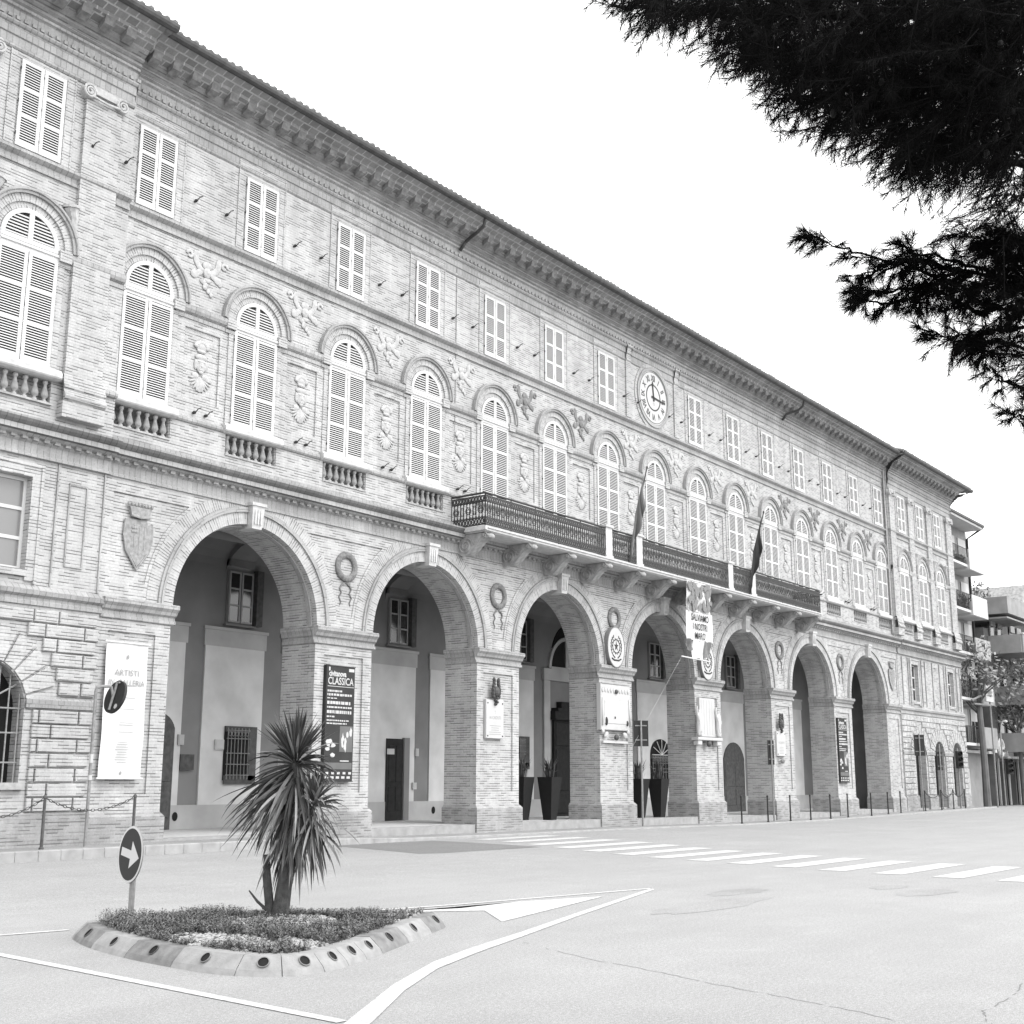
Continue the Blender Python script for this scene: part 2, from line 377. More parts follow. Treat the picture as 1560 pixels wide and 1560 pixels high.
for i in range(4, 77):
    for h in (0, .5):
        x, x2 = i+h, i+h+.5
        z, z2 = pave_z(x), pave_z(x2); b = road_z(x, PY0)-.05
        kb.add([(x+.004, PY0+.01, b), (x2-.004, PY0+.01, b), (x2-.004, PY0+.02, z2-.015), (x+.004, PY0+.02, z-.015), (x+.004, PY0+.24, z+.004), (x2-.004, PY0+.24, z2+.004), (x+.004, PY0+.045, z+.004), (x2-.004, PY0+.045, z2+.004)],
               [(0, 1, 2, 3), (3, 2, 7, 6), (6, 7, 5, 4)], 0)
tag(put('kerb', kb.mesh('kerb', 'kerbstone')), None, None, None, 'structure')
def sheet(name, polys, mat, dz=.006, label=None):
    mb = MB()
    for P in polys:
        vs = [Vector(p) for p in P]; n = len(vs)
        V, E, F, *_ = delaunay_2d_cdt(vs, [(i, (i+1) % n) for i in range(n)], [], 1, 1e-5)
        V = [p.copy() for p in V]; F = [tuple(f) for f in F]
        for it in range(6):                                  # cut fine enough to follow the ground
            G = []; mid = {}
            def mp(a, b):
                k = (min(a, b), max(a, b))
                if k not in mid: mid[k] = len(V); V.append((V[a]+V[b])/2)
                return mid[k]
            long_ = max(((V[f[i]]-V[f[(i+1) % 3]]).length for f in F for i in range(3)), default=0)
            if long_ < .6: break
            for a, b, c in F: x, y, z = mp(a, b), mp(b, c), mp(c, a); G += [(a, x, z), (x, b, y), (z, y, c), (x, y, z)]
            F = G
        mb.add([(p.x, p.y, road_z(p.x, p.y)+dz) for p in V], F)
    # subdivide long strips so that they follow the ground
    return tag(put(name, mb.mesh(name, mat)), label, None, None, 'structure')
def strip(A, B):                                             # two edges, point lists of equal length
    return [[A[i], A[i+1], B[i+1], B[i]] for i in range(len(A)-1)]
def widen(P, w, n=6):
    A = []; B = []
    Q = []
    for i in range(len(P)-1):
        for k in range(n): t = k/n; Q.append((P[i][0]*(1-t)+P[i+1][0]*t, P[i][1]*(1-t)+P[i+1][1]*t))
    Q.append(P[-1])
    for i, p in enumerate(Q):
        a, b = Q[max(0, i-1)], Q[min(len(Q)-1, i+1)]; d = Vector((b[0]-a[0], b[1]-a[1])).normalized(); nx, ny = -d.y*w/2, d.x*w/2
        A.append((p[0]+nx, p[1]+ny)); B.append((p[0]-nx, p[1]-ny))
    return strip(A, B)
zb = []
zl = [(30.3, 26.8, -.2)]
for k in range(14):
    y = -2.25-1.165*k
    xr = lerp([(-17.2, 26.3), (-13.9, 26.9), (-9, 28.5), (-6, 29.9), (-3, 30.6), (-.6, 30.8)], y); xl = xr-lerp([(-17, 3.7), (-10, 3.7), (-6, 4.0), (-2, 3.4)], y)
    n = 4; zb += strip([(xl+(xr-xl)*i/n, y+.02) for i in range(n+1)], [(xl+.05+(xr-xl)*i/n, y-.50) for i in range(n+1)])
sheet('zebra_crossing', zb, 'marking', .006)
lc1 = [(6.1, -17.95), (6.69, -17.6), (8.08, -16.77), (9.27, -16.18), (10.3, -15.82), (11.56, -15.45), (13.78, -14.74), (17.7, -13.52)]
lc2 = [(6.2, -18.1), (6.79, -17.75), (7.9, -17.05), (8.98, -16.48), (10.02, -16.1), (11.26, -15.7), (13.42, -14.98), (17.4, -13.72)]
lines = strip(lc1, lc2)
lines += widen([(12.0, -12.42), (13.66, -12.82), (15.54, -13.17), (17.6, -13.56)], .10)
lines += widen([(7.6, -7.0), (7.1, -12.58), (6.64, -17.6)], .11)
lines += widen([(5.0, -10.85), (7.97, -11.16), (8.7, -11.3)], .10)
lines += [[(12.2, -12.72), (13.3, -13.2), (14.5, -13.25)], [(12.3, -12.8), (13.25, -13.65), (14.5, -13.25)], [(13.25, -13.65), (12.35, -14.62), (15.96, -13.73), (14.5, -13.25)]]
sheet('road_marking', lines, 'marking', .006)
sheet('asphalt_patch', [[(22.3, -1.75), (24.2, -1.75), (25.98, -1.9), (25.98, -5.44), (22.3, -5.35), (21.7, -5.1)]], 'asphalt_patch', .003)
rnd = random.Random(3)
def blotch(cx, cy, rx, ry, n=22):
    return [(cx+rx*cos(2*pi*i/n)*(1+rnd.uniform(-.2, .2)), cy+ry*sin(2*pi*i/n)*(1+rnd.uniform(-.2, .2))) for i in range(n)]
sheet('worn_asphalt', [blotch(15.8, -15.6, 1.5, .35), blotch(19.6, -17.2, .8, .35), blotch(20.2, -16.4, .5, .25), blotch(17.9, -14.9, .8, .3)], 'asphalt_worn', .0025)
ck = []
def crack(P, w):
    Q = []
    for i in range(len(P)-1):
        for k in range(9): t = k/9; Q.append((P[i][0]*(1-t)+P[i+1][0]*t+rnd.uniform(-.02, .02), P[i][1]*(1-t)+P[i+1][1]*t+rnd.uniform(-.02, .02)))
    return [q for q in widen(Q, w, 1) if rnd.random() < .85]
ck += crack([(10.96, -15.95), (10.31, -17.23), (10.04, -18.1), (9.68, -18.94), (9.47, -19.61), (9.24, -20.24), (9.04, -20.65)], .009)
ck += crack([(9.3, -21.2), (9.8, -21.0), (10.6, -20.98), (11.4, -20.85)], .010)
sheet('asphalt_crack', ck, 'asphalt_patch', .002)
# ------------------------------------------------------------------ the palace
PAL = thing('palace', (0, 0, 0), 'long three-storey brick palace with arcade of seven arches, shuttered windows, clock and long balcony', 'building')
YL = -.25; R1 = 2.33; ZS = 5.63
arcs = [bay(2*k) for k in range(1, 8)]
piers = [arcs[0]-S]+[c+S for c in arcs]
# arcade wall
w = MB()
out = [(16.42, 0.0)]
for c in arcs:
    out.append((c-R1, 0.0)); out.append((c-R1, ZS))
    for i in range(1, 40): t = pi-pi*i/40; out.append((c+R1*cos(t), ZS+R1*sin(t)))
    out += [(c+R1, ZS), (c+R1, 0.0)]
out += [(65.78, 0.0), (65.78, 8.6), (16.42, 8.6)]
holes = []
for i, p in enumerate(piers):
    hw = .74
    if i in (0,): a, b = p-.62, p+.66
    elif i == 7: a, b = p-.66, p+.62
    else: a, b = p-hw, p+hw
    holes.append((rect(a, b, 1.35, 4.92), .045, 0))
    # sunk spandrel panel
    if 0 < i < 7:
        L_ = []; 
        for k in range(9):
            z = 8.08-(8.08-6.0)*k/8; dx = S-sqrt(max(.01, 3.14**2-(z-ZS)**2)); L_.append((max(.16, dx-.02), z))
        poly = [(p-x, z) for x, z in L_]+[(p+x, z) for x, z in reversed(L_)]
        holes.append((poly, .035, 0))
    else:
        sgn = 1 if i == 0 else -1
        L_ = []
        for k in range(9):
            z = 8.08-(8.08-6.05)*k/8; dx = S-sqrt(max(.01, 3.14**2-(z-ZS)**2)); L_.append((max(.05, dx-.02), z))
        inner = [(p+sgn*x, z) for x, z in L_]; outer = [(p-sgn*.72, 6.05), (p-sgn*.72, 8.08)]
        poly = (inner+outer); 
        if sgn > 0: poly = poly[::-1]
        poly = poly if sum((poly[i_][0]*poly[(i_+1) % len(poly)][1]-poly[(i_+1) % len(poly)][0]*poly[i_][1]) for i_ in range(len(poly))) > 0 else poly[::-1]
        holes.append((poly, .035, 0))
wall_poly(w, out, holes, YL)
YI = 1.0
for c in arcs:                                              # reveals and intrados
    pts = [(c+R1, 0.), (c+R1, ZS)]+[(c+R1*cos(pi*i/48), ZS+R1*sin(pi*i/48)) for i in range(1, 48)]+[(c-R1, ZS), (c-R1, 0.)]
    acc = 0
    for a, b in zip(pts, pts[1:]):
        l = sqrt((a[0]-b[0])**2+(a[1]-b[1])**2)
        w.quad((a[0], YL, a[1]), (a[0], YI, a[1]), (b[0], YI, b[1]), (b[0], YL, b[1]), 0, [(YL, acc), (YI, acc), (YI, acc+l), (YL, acc+l)])
        acc += l
o2 = [(x, z) for x, z in out[:-2]]+[(65.78, 9.4), (16.42, 9.4)]
b2 = MB(); wall_poly(b2, o2, [], YI)
w.add(b2.v, [f[::-1] for f in b2.f], 0)
part('arcade_wall', w, 'brick', PAL)
for i, p in enumerate(piers):                               # plinths and imposts, one of each per pier
    x0, x1 = p-1.07, p+1.07
    if i == 0: x0 = 16.43
    if i == 7: x1 = 65.77
    pb = MB(); zt = .96
    e0 = .10 if i > 0 else 0; e1 = .10 if i < 7 else 0
    pb.box(x0-e0+.03, x1+e1-.03, -.35, 1.02, 0, zt-.10)
    pb.add([(x0-e0+.03, -.35, zt-.10), (x1+e1-.03, -.35, zt-.10), (x1+e1-.03, 1.02, zt-.1), (x0-e0+.03, 1.02, zt-.1), (x0, -.26, zt), (x1, -.26, zt), (x1, 1.0, zt), (x0, 1.0, zt)],
           [(0, 1, 5, 4), (1, 2, 6, 5), (3, 0, 4, 7)])
    part('pier_base', pb, 'brick_base', PAL)
    im = MB()
    prof_ = [(.26, 5.18), (.30, 5.20), (.30, 5.27), (.262, 5.28), (.262, 5.36), (.33, 5.40), (.36, 5.47), (.43, 5.54), (.43, 5.63), (.40, 5.645), (.2, 5.65)]
    im.prof(prof_, x0-e0, x1+e1, 0)
    for (X, sg, ok) in ((x0, -1, i > 0), (x1, 1, i < 7)):   # return along the reveals
        if ok:
            pr = [(o-.25, z) for o, z in prof_]; n = len(pr)
            yy = (-.25-.0, 1.0)
            vs = [(X+sg*max(0.003, o*.6), y, z) for y in yy for o, z in pr]
            fs = [((k, k+1, k+1+n, k+n) if sg < 0 else (k, k+n, k+1+n, k+1)) for k in range(n-1)]
            im.add(vs, fs)
    part('impost', im, 'moulding', PAL)
for k, c in enumerate(arcs):
    ar = MB()
    ar.ring(c, ZS, R1-.002, R1+.30, YL-.035, YL+.10, k=64)
    part('archivolt', ar, 'brick', PAL)
    a2 = MB(); a2.ring(c, ZS, R1+.30, R1+.36, YL-.085, YL, k=64); a2.ring(c, ZS, R1+.36, R1+.43, YL-.06, YL, k=64)
    a2.ring(c, ZS, R1-.05, R1-.004, YL+.14, YL+.30, k=48)
    part('arch_moulding', a2, 'moulding', PAL)
    a3 = MB(); a3.ring(c, ZS, R1+.432, R1+.74, YL-.012, YL, k=64); part('outer_brick_ring', a3, 'brick', PAL)
    ks = MB(); ks.add([(c-.16, -.42, 7.84), (c+.16, -.42, 7.84), (c+.20, -.47, 8.42), (c-.20, -.47, 8.42), (c-.16, .1, 7.84), (c+.16, .1, 7.84), (c+.20, .1, 8.42), (c-.20, .1, 8.42)],
                      [(0, 1, 2, 3), (1, 5, 6, 2), (4, 0, 3, 7), (0, 4, 5, 1)])
    for dx in (-.09, 0, .09): ks.box(c+dx-.022, c+dx+.022, -.475, -.42, 7.95, 8.32)
    ks.box(c-.24, c+.24, -.50, -.2, 8.42, 8.50)
    part('keystone', ks, 'stone', PAL)
# middle cornice
def mid_profile(o): return [p for q in mid_parts(o) for p in q]
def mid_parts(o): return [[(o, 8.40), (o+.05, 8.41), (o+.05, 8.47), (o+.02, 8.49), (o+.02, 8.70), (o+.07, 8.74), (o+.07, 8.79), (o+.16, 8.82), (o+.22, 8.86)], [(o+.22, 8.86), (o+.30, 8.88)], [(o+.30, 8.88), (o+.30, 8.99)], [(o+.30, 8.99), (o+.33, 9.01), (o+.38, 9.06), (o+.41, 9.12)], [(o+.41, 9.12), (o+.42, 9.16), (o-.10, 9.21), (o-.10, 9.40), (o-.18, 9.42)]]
mc = MB()
for o_, a, b in ((.25, 16.36, 65.84), (.31, 5.0, 16.40), (.31, 65.80, 76.42)):
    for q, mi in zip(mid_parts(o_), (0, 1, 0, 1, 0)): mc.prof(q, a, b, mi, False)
for o_, xe in ((.31, 16.40), (.31, 65.80)):
    pf = mid_profile(o_); mc.add([(xe, -p[0], p[1]) for p in pf], [tuple(range(len(pf)))])
for k in range(int((76.4-5)/.26)):                           # brick dentils below the corona
    x = 5+.26*k; o = .25 if 16.4 < x < 65.8 else .31
    mc.box(x, x+.13, -(o+.15), -(o+.05), 8.745, 8.815)
for nm, pf in (('r', mid_profile(.31)),):
    vs = []
    n = len(pf)
    for y in (0, 14): vs += [(76.42-.31+o_, y if y else -o_, z) for o_, z in pf]
    mc.add(vs, [(k, k+n, k+1+n, k+1) for k in range(n-1)])
part('middle_cornice', mc, ['moulding', 'moulding_shaded'], PAL)
# upper wall of the main block
uw = MB()
mains = [bay(i) for i in range(1, 16)]
LW = [10.85, 13.95]; RW = [67.75, 70.75, 73.75]
holes = []
balu = [bay(i) for i in (1, 2, 3, 4, 12, 13, 14, 15)]
for x in balu: holes.append((rect(x-.83, x+.83, 9.68, 10.2), .36, 1))  # niche backs in darker brick, the recess's shade put into the colour
for i in range(1, 15):                                       # sunk panels for the busts
    x = bay(i)+S/2; holes.append((rect(x-.55, x+.55, 10.80, 12.66), .04, 0))
wall_poly(uw, rect(16.2, 66.0, 9.2, 19.0), holes, -.02)
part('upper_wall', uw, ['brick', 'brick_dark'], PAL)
pp = MB()                                                    # parapet skirting
for a, b in zip([16.36]+[x+.85 for x in balu[:4]]+[], [balu[0]-.85, balu[1]-.85, balu[2]-.85, balu[3]-.85, 28.8]): pp.box(a, b, -.06, 0, 9.38, 10.2)
for a, b in zip([53.4]+[x+.85 for x in balu[4:]], [balu[4]-.85, balu[5]-.85, balu[6]-.85, balu[7]-.85, 65.84]): pp.box(a, b, -.06, 0, 9.38, 10.2)
pp.box(28.8, 53.4, -.06, 0, 9.38, 10.2)
for x in balu: pp.box(x-.85, x+.85, -.06, -.022, 9.38, 9.66)
parts('parapet', pp, 'brick', PAL)
def run(name, profile, x0, x1, mat, gaps=()):
    mb = MB(); a = x0
    for g0, g1 in sorted(gaps): mb.prof(profile, a, g0); a = g1
    mb.prof(profile, a, x1); parts(name, mb, mat, PAL)
sillp = [(.02, 10.2), (.10, 10.21), (.13, 10.25), (.13, 10.31), (.10, 10.33), (.04, 10.38), (.0, 10.385)]
run('sill_course', sillp, 16.36, 65.84, 'moulding', [(x-.98, x+.98) for x in balu])
str2 = [(.02, 14.86), (.07, 14.87), (.07, 14.93), (.04, 14.95), (.04, 15.05), (.09, 15.08), (.15, 15.13), (.15, 15.20), (.05, 15.26), (.0, 15.27)]
run('string_course', str2, 16.36, 65.84, 'moulding')
imp2 = [(.02, 12.86), (.05, 12.87), (.05, 12.97), (.03, 12.98), (.10, 13.03), (.13, 13.10), (.13, 13.20), (.02, 13.22)]
run('impost_course', imp2, 16.36, 65.84, 'moulding', [(x-1.0, x+1.0) for x in mains])
# crowning cornice: architrave fasciae, frieze, tiled eave
def top_profile(o): return [(o, 17.50), (o+.03, 17.505), (o+.06, 17.54), (o+.06, 17.60), (o+.035, 17.61), (o+.035, 17.80), (o+.07, 17.82), (o+.07, 18.03), (o+.11, 18.05), (o+.14, 18.09), (o+.14, 18.13), (o+.10, 18.14)]
def top2(o): return [(o+.10, 18.14), (o+.10, 18.40), (o+.16, 18.44), (o+.16, 18.50)]
def top3(o): return [(o+.16, 18.50), (o+.22, 18.54), (o+.22, 18.60), (o+.30, 18.66), (o+.30, 18.72), (o+.38, 18.78), (o+.44, 18.84), (o+.44, 18.90)]
def soff(o): return [(o+.44, 18.90), (o+.72, 19.02), (o+.74, 19.10), (o+1.10, 19.26)]
blocks = [(4.0, 16.36, .27), (16.36, 65.84, .0), (65.84, 76.38, .27)]
tc_ = MB(); so = MB()
for a, b, o in blocks:
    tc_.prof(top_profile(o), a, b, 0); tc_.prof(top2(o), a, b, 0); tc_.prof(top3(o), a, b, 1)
    so.prof(soff(o), a, b, 0)
    x = a+.1
    while x < b-.15:                                         # dentils and the hanging brackets below the eave
        tc_.box(x, x+.10, -(o+.155), -(o+.09), 18.15, 18.24, 0); tc_.box(x+.2, x+.30, -(o+.155), -(o+.09), 18.15, 18.24, 0); x += .4
    x = a+.15
    while x < b-.3:
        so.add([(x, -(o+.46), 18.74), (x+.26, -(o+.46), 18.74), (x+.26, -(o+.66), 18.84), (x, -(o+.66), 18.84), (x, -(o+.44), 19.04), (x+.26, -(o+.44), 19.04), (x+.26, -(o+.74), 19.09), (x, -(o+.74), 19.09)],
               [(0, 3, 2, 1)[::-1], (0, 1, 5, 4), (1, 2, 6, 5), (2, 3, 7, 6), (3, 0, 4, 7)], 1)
        x += .6
# return along the right-hand end
for fn, mb, mi in ((top_profile, tc_, 0), (top2, tc_, 0), (top3, tc_, 1), (soff, so, 0)):
    pf = fn(.27); n = len(pf); mb.add([(76.11+o_, -o_, z) for o_, z in pf]+[(76.11+o_, 14, z) for o_, z in pf], [(k, k+n, k+1+n, k+1) for k in range(n-1)], mi)
pf = soff(.27)
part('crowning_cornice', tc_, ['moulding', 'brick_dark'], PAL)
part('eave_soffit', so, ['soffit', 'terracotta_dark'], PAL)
rf = MB()
for a, b, o in ((4.0, 16.6, .27), (16.6, 65.6, 0.), (65.6, 77.48, .27)):
    e = o+1.13
    rf.box(a, b, -e, -e+.3, 19.262, 19.30, 0)
    rf.add([(a, -e-.02, 19.31), (b, -e-.02, 19.31), (b, 7, 21.9), (a, 7, 21.9), (b if b < 70 else b-9, 7, 21.9)], [(0, 1, 2, 3)], 0)
    x = a
    while x < b:                                             # rows of half-round tiles ending at the eave
        rf.tube([(x+.11, -e+.02-rnd.uniform(0, .03), 19.465+rnd.uniform(-.014, .014)), (x+.11, -e+1.2, 19.84)], .09, 6, 0); x += .235
rf.add([(77.48, -1.4, 19.31), (77.48, 14, 19.31), (70, 7, 21.9)], [(0, 1, 2)], 0)
part('roof', rf, 'terracotta_dark', PAL)
gu = MB()
for a, b, o in ((4.0, 16.62, .27), (16.60, 65.6, 0.), (65.58, 77.5, .27)):
    e = o+1.13; gu.prof([(e-.05, 19.25), (e+.03, 19.235), (e+.10, 19.27), (e+.13, 19.33), (e+.135, 19.40), (e+.115, 19.40), (e+.10, 19.34), (e+.02, 19.29)], a, b)
part('gutter', gu, 'gutter_metal', PAL)
gt = MB()
def swan(xa, xb, o):
    gt.tube([(xb, -(o+1.12), 19.22), (xb, -(o+1.05), 19.0), (xb-.06, -(o+.85), 18.82), ((xa+xb)/2, -(o+.55), 18.72), (xa+.05, -(o+.35), 18.62), (xa, -(o+.3), 18.5), (xa, -(o+.16), 18.35)], .055, 8)
swan(28.9, 29.0, 0); swan(52.9, 53.3, 0)
parts('downpipe', gt, 'iron', PAL)
dp = MB(); dp.tube([(28.9, -.05, 18.3), (28.9, -.03, 12.0)], .012, 5); part('cable', dp, 'iron_light', PAL)
rp = MB(); rp.tube([(65.70, -.7, 19.15), (65.72, -.2, 18.7), (65.74, -.16, 18.2), (65.74, -.16, 9.5)], .04, 8); parts('downpipe', rp, 'terracotta', PAL)
# ---- windows
def leaf(w, h, panels, nsl, e=.085):
    mb = MB(); d0, d1 = -.05, -.012
    rails = panels+1; rh = .085
    mb.box(0, e, d0, d1, 0, h); mb.box(w-e, w, d0, d1, 0, h)
    ph = (h-rh*rails-.05)/panels
    z = 0
    for k in range(rails):
        hh = rh+(.05 if k == 0 else 0); mb.box(e, w-e, d0+.002, d1, z, z+hh)
        if k < panels:
            za = z+hh; pit = ph/nsl
            for j in range(nsl):
                a = za+j*pit+.004; hs = pit*.43
                mb.add([(e, d0+.010, a), (w-e, d0+.010, a), (w-e, d0+.017, a+hs), (e, d0+.017, a+hs), (e, d0+.022, a), (w-e, d0+.022, a), (w-e, d0+.022, a+hs), (e, d0+.022, a+hs)],
                       [(0, 1, 2, 3), (0, 4, 5, 1), (3, 2, 6, 7)], 0)
        z += hh+ph
    mb.box(.01, w-.01, d0+.0225, -.001, .01, h-.01, 1)
    for zz in (.25, h*.5, h-.25): mb.box(-.02, .0, d0-.006, d0+.02, zz, zz+.06, 2)
    return mb
LU = leaf(.555, 2.07, 3, 9).mesh('shutter', ['white', 'void', 'iron'])
LA = leaf(.712, 2.52, 3, 12).mesh('shutter', ['white', 'void', 'iron'])
def surround_upper():
    mb = MB()
    for (x0, x1, z0, z1) in ((-.80, -.60, .0, 2.30), (.60, .80, .0, 2.30), (-.80, .80, 2.30, 2.50)):
        mb.box(x0, x1, -.018, 0, z0, z1)
    for (x0, x1, z0, z1) in ((-.83, -.795, .0, 2.53), (.795, .83, .0, 2.53), (-.795, .795, 2.50, 2.53)): mb.box(x0, x1, -.03, 0, z0, z1)
    mb.box(-.60, .60, -.012, 0, 2.09, 2.30)
    return mb
SU = surround_upper().mesh('window_surround', 'brick')
FZ = 2.78
def fan_mesh(r=.70):
    mb = MB()
    mb.ring(0, FZ, r-.10, r, -.06, -.005, k=24); mb.box(-r, r, -.06, -.005, FZ-.10, FZ); mb.box(-.06, .06, -.062, -.005, FZ, FZ+r-.05)
    k = 0; z = FZ+.02
    while z < FZ+r-.16:
        c = sqrt((r-.09)**2-(z-FZ)**2)
        mb.box(-c, c, -.045, -.032, z, z+.033); z += .075
    P = [(r*cos(pi*i/24), FZ+r*sin(pi*i/24)) for i in range(25)]
    mb.add([(x, -.031, z) for x, z in P], [tuple(range(25))[::-1]], 1)
    mb.prof([(0.0, 2.50), (.05, 2.505), (.05, 2.58), (.08, 2.60), (.08, 2.66), (.0, 2.68)], -.80, .80)
    return mb
FM = fan_mesh().mesh('fanlight', ['white', 'void'])
def arch_sur():
    mb = MB()
    mb.ring(0, FZ, .71, .85, -.03, 0, k=32); mb.ring(0, FZ, .85, 1.03, -.075, 0, k=32, m=0); 
    for sx in (-1, 1):
        x0, x1 = sorted((sx*.74, sx*.90)); mb.box(x0, x1, -.03, 0, .0, FZ-.22)
        x0, x1 = sorted((sx*.72, sx*1.02)); mb.box(x0, x1, -.05, 0, FZ-.36, FZ-.25)
        mb.box(x0, x1, -.12, 0, FZ-.25, FZ-.0)
    return mb
AS = arch_sur().mesh('archivolt', 'brick')
am_ = MB(); am_.ring(0, FZ, 1.03, 1.10, -.13, 0, k=32); am_.ring(0, FZ, 1.10, 1.16, -.16, 0, k=32)
AMM = am_.mesh('arch_moulding', 'moulding')
sl_ = MB(); sl_.prof([(.0, -.24), (.10, -.235), (.17, -.20), (.19, -.17), (.19, -.06), (.15, -.05), (.14, -.005), (.0, .0)], -.97, .97)
SIL = sl_.mesh('stone_sill', 'stone')
bl = MB(); bl.lathe([(.06, 0), (.06, .05), (.04, .06), (.035, .09), (.075, .13), (.085, .18), (.07, .25), (.045, .34), (.035, .40), (.055, .43), (.06, .44), (.06, .50)], 0, 0, 0, 12)
BAL = bl.mesh('baluster', 'stone_worn', smooth=True)
def upper_window(x, y=-.02, z=15.27):
    o = put('upper_window', SU, PAL, (x, y, z))
    put('shutter', LU, o, (-.562, -.002, .005)); put('shutter', LU, o, (.007, -.002, .005))
def arched_window(x, y=-.02, z=10.44, sill=True, bal=False):
    o = put('arched_window', AS, PAL, (x, y, z))
    put('arch_moulding', AMM, o)
    put('fanlight', FM, o)
    put('shutter', LA, o, (-.722, -.002, 0)); put('shutter', LA, o, (.010, -.002, 0))
    put('stone_sill', SIL, o, (0, 0, 0))
    if bal:
        b = put('balustrade', balbase, PAL, (x, y, 9.66))
        for k in range(7): put('baluster', BAL, b, (-.72+.24*k, .06, .03))
bb = MB(); bb.box(-.85, .85, -.07, .0, -.02, .025); balbase = bb.mesh('balustrade_base', 'stone_worn')
for i in range(1, 16):
    if i != 8: upper_window(bay(i))
    arched_window(bay(i), bal=(i <= 4 or i >= 12))
# reliefs
def bust_mesh(seed):
    r = random.Random(seed); mb = MB()
    mb.ell((0, -.05, .50), (.15, .10, .21)); mb.ell((0, -.13, .47), (.028, .05, .05)); mb.ell((0, -.10, .37), (.05, .05, .022)); mb.ell((0, -.09, .31), (.06, .05, .05))
    for sx in (-1, 1): mb.ell((sx*.062, -.125, .535), (.028, .02, .016)); mb.ell((sx*.06, -.13, .575), (.05, .025, .015)); mb.ell((sx*.14, -.04, .5), (.05, .07, .14))
    mb.ell((0, -.05, .70), (.18, .11, .09))
    mb.ell((0, -.04, .86), (.13, .1, .06))
    for k in range(9):
        a = pi*(.05+.9*k/8); mb.ell((.16*cos(a), -.06, .96+.13*sin(a)), (.07, .07, .06))
    mb.ell((0, -.03, .98), (.17, .09, .14))
    for k in range(11):                                      # shell under the chin
        a = pi+pi*(k+.5)/11; mb.ell((.19*cos(a), -.04, .12+.24*sin(a)+.06), (.034, .05, .15), 6, 5, 0, atan2(cos(a), -sin(a))*-1)
    for sx in (-1, 1): mb.ell((sx*.14, -.05, .20), (.10, .06, .09))
    mb.ell((0, -.04, .0), (.15, .06, .2))
    return mb.mesh('bust_relief', 'terracotta', smooth=True)
busts = [bust_mesh(1)]
def cherub_mesh(seed, mat):
    r = random.Random(seed); mb = MB()
    mb.ell((0, -.05, .0), (.13, .12, .15))
    mb.ell((0, -.13, -.01), (.03, .05, .04))
    for sx in (-1, 1):
        for k in range(7):
            a = radians(20+k*9); d = .22+.07*k; mb.ell((sx*d*cos(a*.7)*.9, -.03, .02+d*.6*sin(a)), (.14, .05, .08), 8, 5, 0, -sx*a)
        for k in range(5): mb.ell((sx*(.22+.05*k), -.03, -.08-.02*k+.05*r.random()), (.12, .05, .08), 8, 5, 0, sx*(.5+.2*k))
        mb.tube([(sx*(.55+.1*cos(t*.7)*(1-t*.06)), -.04, .34+.1*sin(t*.7)*(1-t*.06)) for t in range(9)], .045, 5)
    mb.ell((0, -.03, .2), (.16, .06, .12))
    for k in range(6): mb.ell((r.uniform(-.16, .16), -.04, -.18-.07*k), (.12-.013*k, .06, .07))
    return mb.mesh('winged_head_relief', mat, smooth=True)
ch_p = cherub_mesh(2, 'terracotta'); ch_d = cherub_mesh(2, 'terracotta_dark')
for i in range(1, 15):
    x = bay(i)+S/2
    b = put('bust_relief', busts[0], PAL, (x, .02, 11.28)); b.scale = (1.1, .5, 1)
    c = put('winged_head_relief', ch_d if i in (5, 6, 11, 12, 13, 14) else ch_p, PAL, (x, -.02, 14.22))
    c.scale = (1, .45, 1)
    if i in (5, 6, 11, 12, 13, 14): c['label'] = 'darkened winged head relief'
hk = MB(); hk.tube([(0, 0, 0), (0, -.12, -.02), (.03, -.18, .06), (.10, -.2, .10)], .014, 5); hk.ell((0, -.06, -.02), (.045, .07, .045), 6, 4); HK = hk.mesh('iron_hook', 'iron')
for i in range(0, 15):
    x = bay(i)+S/2
    for dx in (-.5, .5): put('iron_hook', HK, PAL, (x+dx if i else 15.26 if dx < 0 else 16.2, -.02 if x+dx > 16.3 else -.29, 16.03))
    if i and not 4 < i < 11:
        for dx in (-.18, .18): put('iron_hook', HK, PAL, (x+dx, -.02, 10.52))
# clock
ck_ = MB(); n = 48
ck_.ring(AX, 16.5, 1.09, 1.22, -.10, 0, 0, 2*pi, 64, 0, ends=False); ck_.ring(AX, 16.5, 1.22, 1.36, -.055, 0, 0, 2*pi, 64, 1, ends=False)
CK = part('clock', ck_, ['moulding', 'brick'], PAL)
f_ = MB(); f_.prism([(AX+1.09*cos(2*pi*i/n), 16.5+1.09*sin(2*pi*i/n)) for i in range(n)], -.07, 0); put('clock_face', f_.mesh('clock_face', 'marble'), CK)
nu = MB(); nu.ring(AX, 16.5, .49, .545, -.078, -.071, 0, 2*pi, 48, 0, ends=False); nu.ring(AX, 16.5, 1.03, 1.05, -.078, -.071, 0, 2*pi, 64, 0, ends=False)
for k, t in enumerate(['XII', 'I', 'II', 'III', 'IV', 'V', 'VI', 'VII', 'VIII', 'IX', 'X', 'XI']):
    a = pi/2-k*pi/6; cx, cz = AX+.80*cos(a), 16.5+.80*sin(a); ra = a-pi/2
    nu.text(t, lambda x, y, z, cx=cx, cz=cz, ra=ra: (cx+x*cos(ra)-(y-.12)*sin(ra), -.075, cz+x*sin(ra)+(y-.12)*cos(ra)), .34, 0, .75, 0, .012)
nu.text('12', lambda x, y, z: (AX+x, -.075, 16.18+y), .16)
put('numerals', nu.mesh('numerals', 'ink'), CK)
